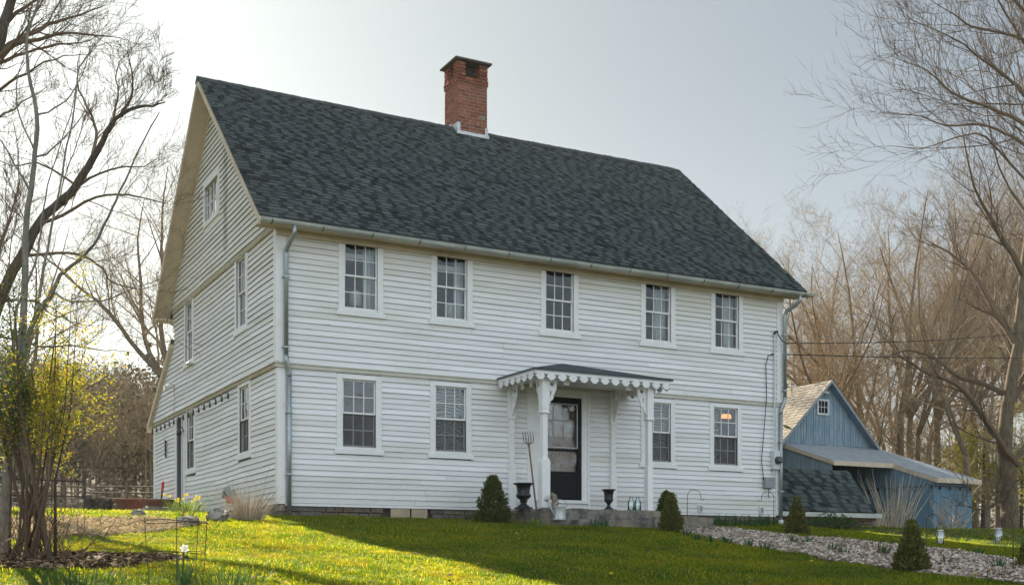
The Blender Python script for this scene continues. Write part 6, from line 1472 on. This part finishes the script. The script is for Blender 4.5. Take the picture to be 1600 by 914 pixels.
# ------------------------------------------------------------------ grass: real blades in clumps
def grass_mat():
    m = bpy.data.materials.new('grass_blades'); m.use_nodes = True; t = m.node_tree; N = t.nodes; L = t.links; b = N['Principled BSDF']; b.inputs['Roughness'].default_value = .55; b.inputs['Specular IOR Level'].default_value = .25
    g = N.new('ShaderNodeNewGeometry'); oi = N.new('ShaderNodeObjectInfo')
    nz = N.new('ShaderNodeTexNoise'); nz.inputs['Scale'].default_value = .9; nz.inputs['Detail'].default_value = 4; L.new(g.outputs['Position'], nz.inputs[0])
    ad = N.new('ShaderNodeMath'); ad.operation = 'MULTIPLY_ADD'; ad.inputs[1].default_value = .35; L.new(oi.outputs['Random'], ad.inputs[0]); L.new(nz.outputs[0], ad.inputs[2])
    r = N.new('ShaderNodeValToRGB'); e = r.color_ramp.elements; e[0].position = .40; e[0].color = (.014,.040,.009,1); e[1].position = .95; e[1].color = (.075,.095,.02,1)
    x = e.new(.66); x.color = (.030,.066,.012,1); L.new(ad.outputs[0], r.inputs[0]); 
    g2 = N.new('ShaderNodeMapRange'); g2.inputs[1].default_value = .965; g2.inputs[2].default_value = .97; L.new(g.outputs['Random Per Island'], g2.inputs[0])
    mx = N.new('ShaderNodeMix'); mx.data_type = 'RGBA'; L.new(g2.outputs[0], mx.inputs[0]); L.new(r.outputs[0], mx.inputs[6]); mx.inputs[7].default_value = (.22,.19,.10,1)
    nt_ = N.new('ShaderNodeTexNoise'); nt_.inputs['Scale'].default_value = 1.7; nt_.inputs['Detail'].default_value = 6; L.new(g.outputs['Position'], nt_.inputs[0]); nr = N.new('ShaderNodeMapRange'); nr.inputs[1].default_value = .55; nr.inputs[2].default_value = .70; nr.inputs[4].default_value = .45; L.new(nt_.outputs[0], nr.inputs[0])
    m9 = N.new('ShaderNodeMix'); m9.data_type = 'RGBA'; L.new(nr.outputs[0], m9.inputs[0]); L.new(mx.outputs[2], m9.inputs[6]); m9.inputs[7].default_value = (.10,.085,.035,1); mx = m9
    L.new(mx.outputs[2], b.inputs['Base Color'])
    hs = N.new('ShaderNodeMix'); hs.data_type = 'RGBA'; hs.blend_type = 'MULTIPLY'; hs.inputs[0].default_value = 1; L.new(mx.outputs[2], hs.inputs[6]); hs.inputs[7].default_value = (6.0,4.7,.5,1)
    tr = N.new('ShaderNodeBsdfTranslucent'); L.new(hs.outputs[2], tr.inputs[0]); ms = N.new('ShaderNodeMixShader'); ms.inputs[0].default_value = .55; L.new(b.outputs[0], ms.inputs[1]); L.new(tr.outputs[0], ms.inputs[2]); L.new(ms.outputs[0], N['Material Output'].inputs[0]); return m
M['grass'] = grass_mat()
def clump_obj(seed, n=34):
    rg = random.Random(seed); mb = MB()
    for _ in range(n):
        a_ = rg.uniform(0,6.28); r_ = .085*math.sqrt(rg.random()); e_ = rg.uniform(.05,.75); blade(mb, (r_*math.cos(a_+1),r_*math.sin(a_+1),-.008), (math.cos(a_)*e_,math.sin(a_)*e_,1), rg.uniform(.028,.072), rg.uniform(.003,.0055), rg.uniform(.1,.7), rg, n=2)
    me = bpy.data.meshes.new('clump'); me.from_pydata(mb.v, [], mb.f); me.materials.append(M['grass']); return bpy.data.objects.new('grass_clump', me)
def grass_field():
    rg = np.random.default_rng(4); pts = []
    def rnd(n, x0,x1,y0,y1): return np.stack([rg.uniform(x0,x1,n), rg.uniform(y0,y1,n)],1)
    cand = np.concatenate([rnd(135000,-9,12,-13.5,-.1), rnd(16000,-9,0,-.5,14), rnd(26000,5,34,-12,14), rnd(14000,-14,-.3,8,30), rnd(9000,-9,20,-14,-12)])
    for x,y in cand:
        q = Vector((x,y,0))-CAM; D_ = q.dot(VV)
        if D_ < 5.5: continue
        px = 800+F*q.dot(RR)/D_
        if px < -160 or px > 1760: continue
        keep = min(1.0, (12.5/D_)**1.1)
        if rg.random() > keep: continue
        if 0-.02 < x < W+.02 and y > -.05 and y < 11: continue
        if W < x < HX1 and .1 < y < 2.5: continue
        if 4.5 < x < 8.2 and -2.0 < y < .1: continue
        if 28.6 < x < 35.2 and 14.2 < y: continue
        n_ = noise.noise(Vector((x*2.2,y*2.2,5)))
        if inside(x,y,BEDPOLY): continue
        if inside(x+.3*n_,y+.4*n_,STP2) and rg.random() > .10+.25*(n_ > .25): continue
        if inside(x,y,LEAFP) and rg.random() > .12: continue
        s = .75+.55*noise.noise(Vector((x*.8,y*.8,1)))+.35*noise.noise(Vector((x*3,y*3,2)))+ (1.0 if y > -.6 and x > 0 and y < 0 else 0)*.25
        if D_ > 16: s *= 1.15
        pts.append((x,y,gz(x,y),max(.45,s)*(1+.015*max(0,D_-14))))
    me = bpy.data.meshes.new('grass'); me.from_pydata([p[:3] for p in pts], [], []); a = me.attributes.new('sc','FLOAT','POINT'); a.data.foreach_set('value',[p[3] for p in pts])
    o = bpy.data.objects.new('grass', me); C.objects.link(o); tag(o, 'short spring lawn grass, yellow green in the sun and dark in the shade', 'grass', kind='stuff')
    gn = bpy.data.node_groups.new('grass_scatter','GeometryNodeTree'); gn.interface.new_socket('Geometry',in_out='INPUT',socket_type='NodeSocketGeometry'); gn.interface.new_socket('Geometry',in_out='OUTPUT',socket_type='NodeSocketGeometry')
    N = gn.nodes; L = gn.links; gi = N.new('NodeGroupInput'); go = N.new('NodeGroupOutput'); ip = N.new('GeometryNodeInstanceOnPoints'); gg = N.new('GeometryNodeGeometryToInstance')
    for s in range(5):
        oi = N.new('GeometryNodeObjectInfo'); oi.inputs[0].default_value = clump_obj(70+s); L.new(oi.outputs['Geometry'], gg.inputs[0])
    L.new(gi.outputs[0], ip.inputs['Points']); L.new(gg.outputs[0], ip.inputs['Instance']); ip.inputs['Pick Instance'].default_value = True
    ri = N.new('FunctionNodeRandomValue'); ri.data_type = 'INT'; ri.inputs[4].default_value = 0; ri.inputs[5].default_value = 4; L.new(ri.outputs[2], ip.inputs['Instance Index'])
    rv = N.new('FunctionNodeRandomValue'); rv.data_type = 'FLOAT_VECTOR'; rv.inputs[0].default_value = (-.12,-.12,0); rv.inputs[1].default_value = (.12,.12,6.283); L.new(rv.outputs[0], ip.inputs['Rotation'])
    na = N.new('GeometryNodeInputNamedAttribute'); na.data_type = 'FLOAT'; na.inputs[0].default_value = 'sc'; L.new(na.outputs[0], ip.inputs['Scale'])
    L.new(ip.outputs[0], go.inputs[0]); mod = o.modifiers.new('scatter','NODES'); mod.node_group = gn
    print('grass clumps', len(pts))
grass_field()

# small lawn flowers and fallen leaves
rg = random.Random(99)
for k,(px_,py_,lab) in enumerate(((807,840,'single yellow dandelion in the shaded lawn in front of the doorstep'),(1524,906,'yellow dandelion low in the right lawn below the bed'),(1268,886,'small yellow dandelion below the wood chip bed near its middle'),(955,907,'yellow dandelion near the bottom middle of the lawn'))):
    g_ = ground_at(px_,py_); rt = empty('dandelion', g_, label=lab, cat='dandelion', group='dandelions in the lawn'); mb = MB(); mb.tube([(0,0,0),(0,0,.07)], .003, 4); mb.build('stem', M['bulbleaf'], rt)
    mb = MB(); mb.lathe([(.003,.062),(.018,.07),(.020,.078),(.012,.084),(.001,.085)], (0,0,0), 10); mb.build('flower', M['yellow'], rt)
mb = MB(); n = 0
while n < 420:
    px_ = rg.uniform(-50,1650); g_ = ground_at(px_, rg.uniform(828,930))
    if g_.y > 0 or inside(g_.x,g_.y,BEDPOLY): n += 1; continue
    n += 1; L_ = rg.uniform(.02,.05); a_ = rg.uniform(0,6.28); u = Vector((math.cos(a_),math.sin(a_),rg.uniform(-.3,.4)))*L_; v = Vector((-math.sin(a_),math.cos(a_),rg.uniform(-.4,.4)))*L_*rg.uniform(.15,.5); c = g_+Vector((0,0,.05+rg.random()*.02)); mb.add([c-u, c+v, c+u, c-v], [(0,1,2,3)])
o = mb.build('fallen_leaves', M['litter']); tag(o, 'dry leaf scraps scattered over the lawn', 'fallen leaves', kind='stuff')
# haze: one even body of air round everything
mb = MB(); mb.box((-430,-150,-6),(430,430,60)); o = mb.build('haze', bpy.data.materials.new('haze')); tag(o, kind='stuff')
m = o.data.materials[0]; m.use_nodes = True; N = m.node_tree.nodes; N.remove(N['Principled BSDF']); pv = N.new('ShaderNodeVolumePrincipled'); pv.inputs['Color'].default_value = (.95,.95,.95,1); pv.inputs['Density'].default_value = HAZE; pv.inputs['Anisotropy'].default_value = .15
m.node_tree.links.new(pv.outputs[0], N['Material Output'].inputs['Volume'])
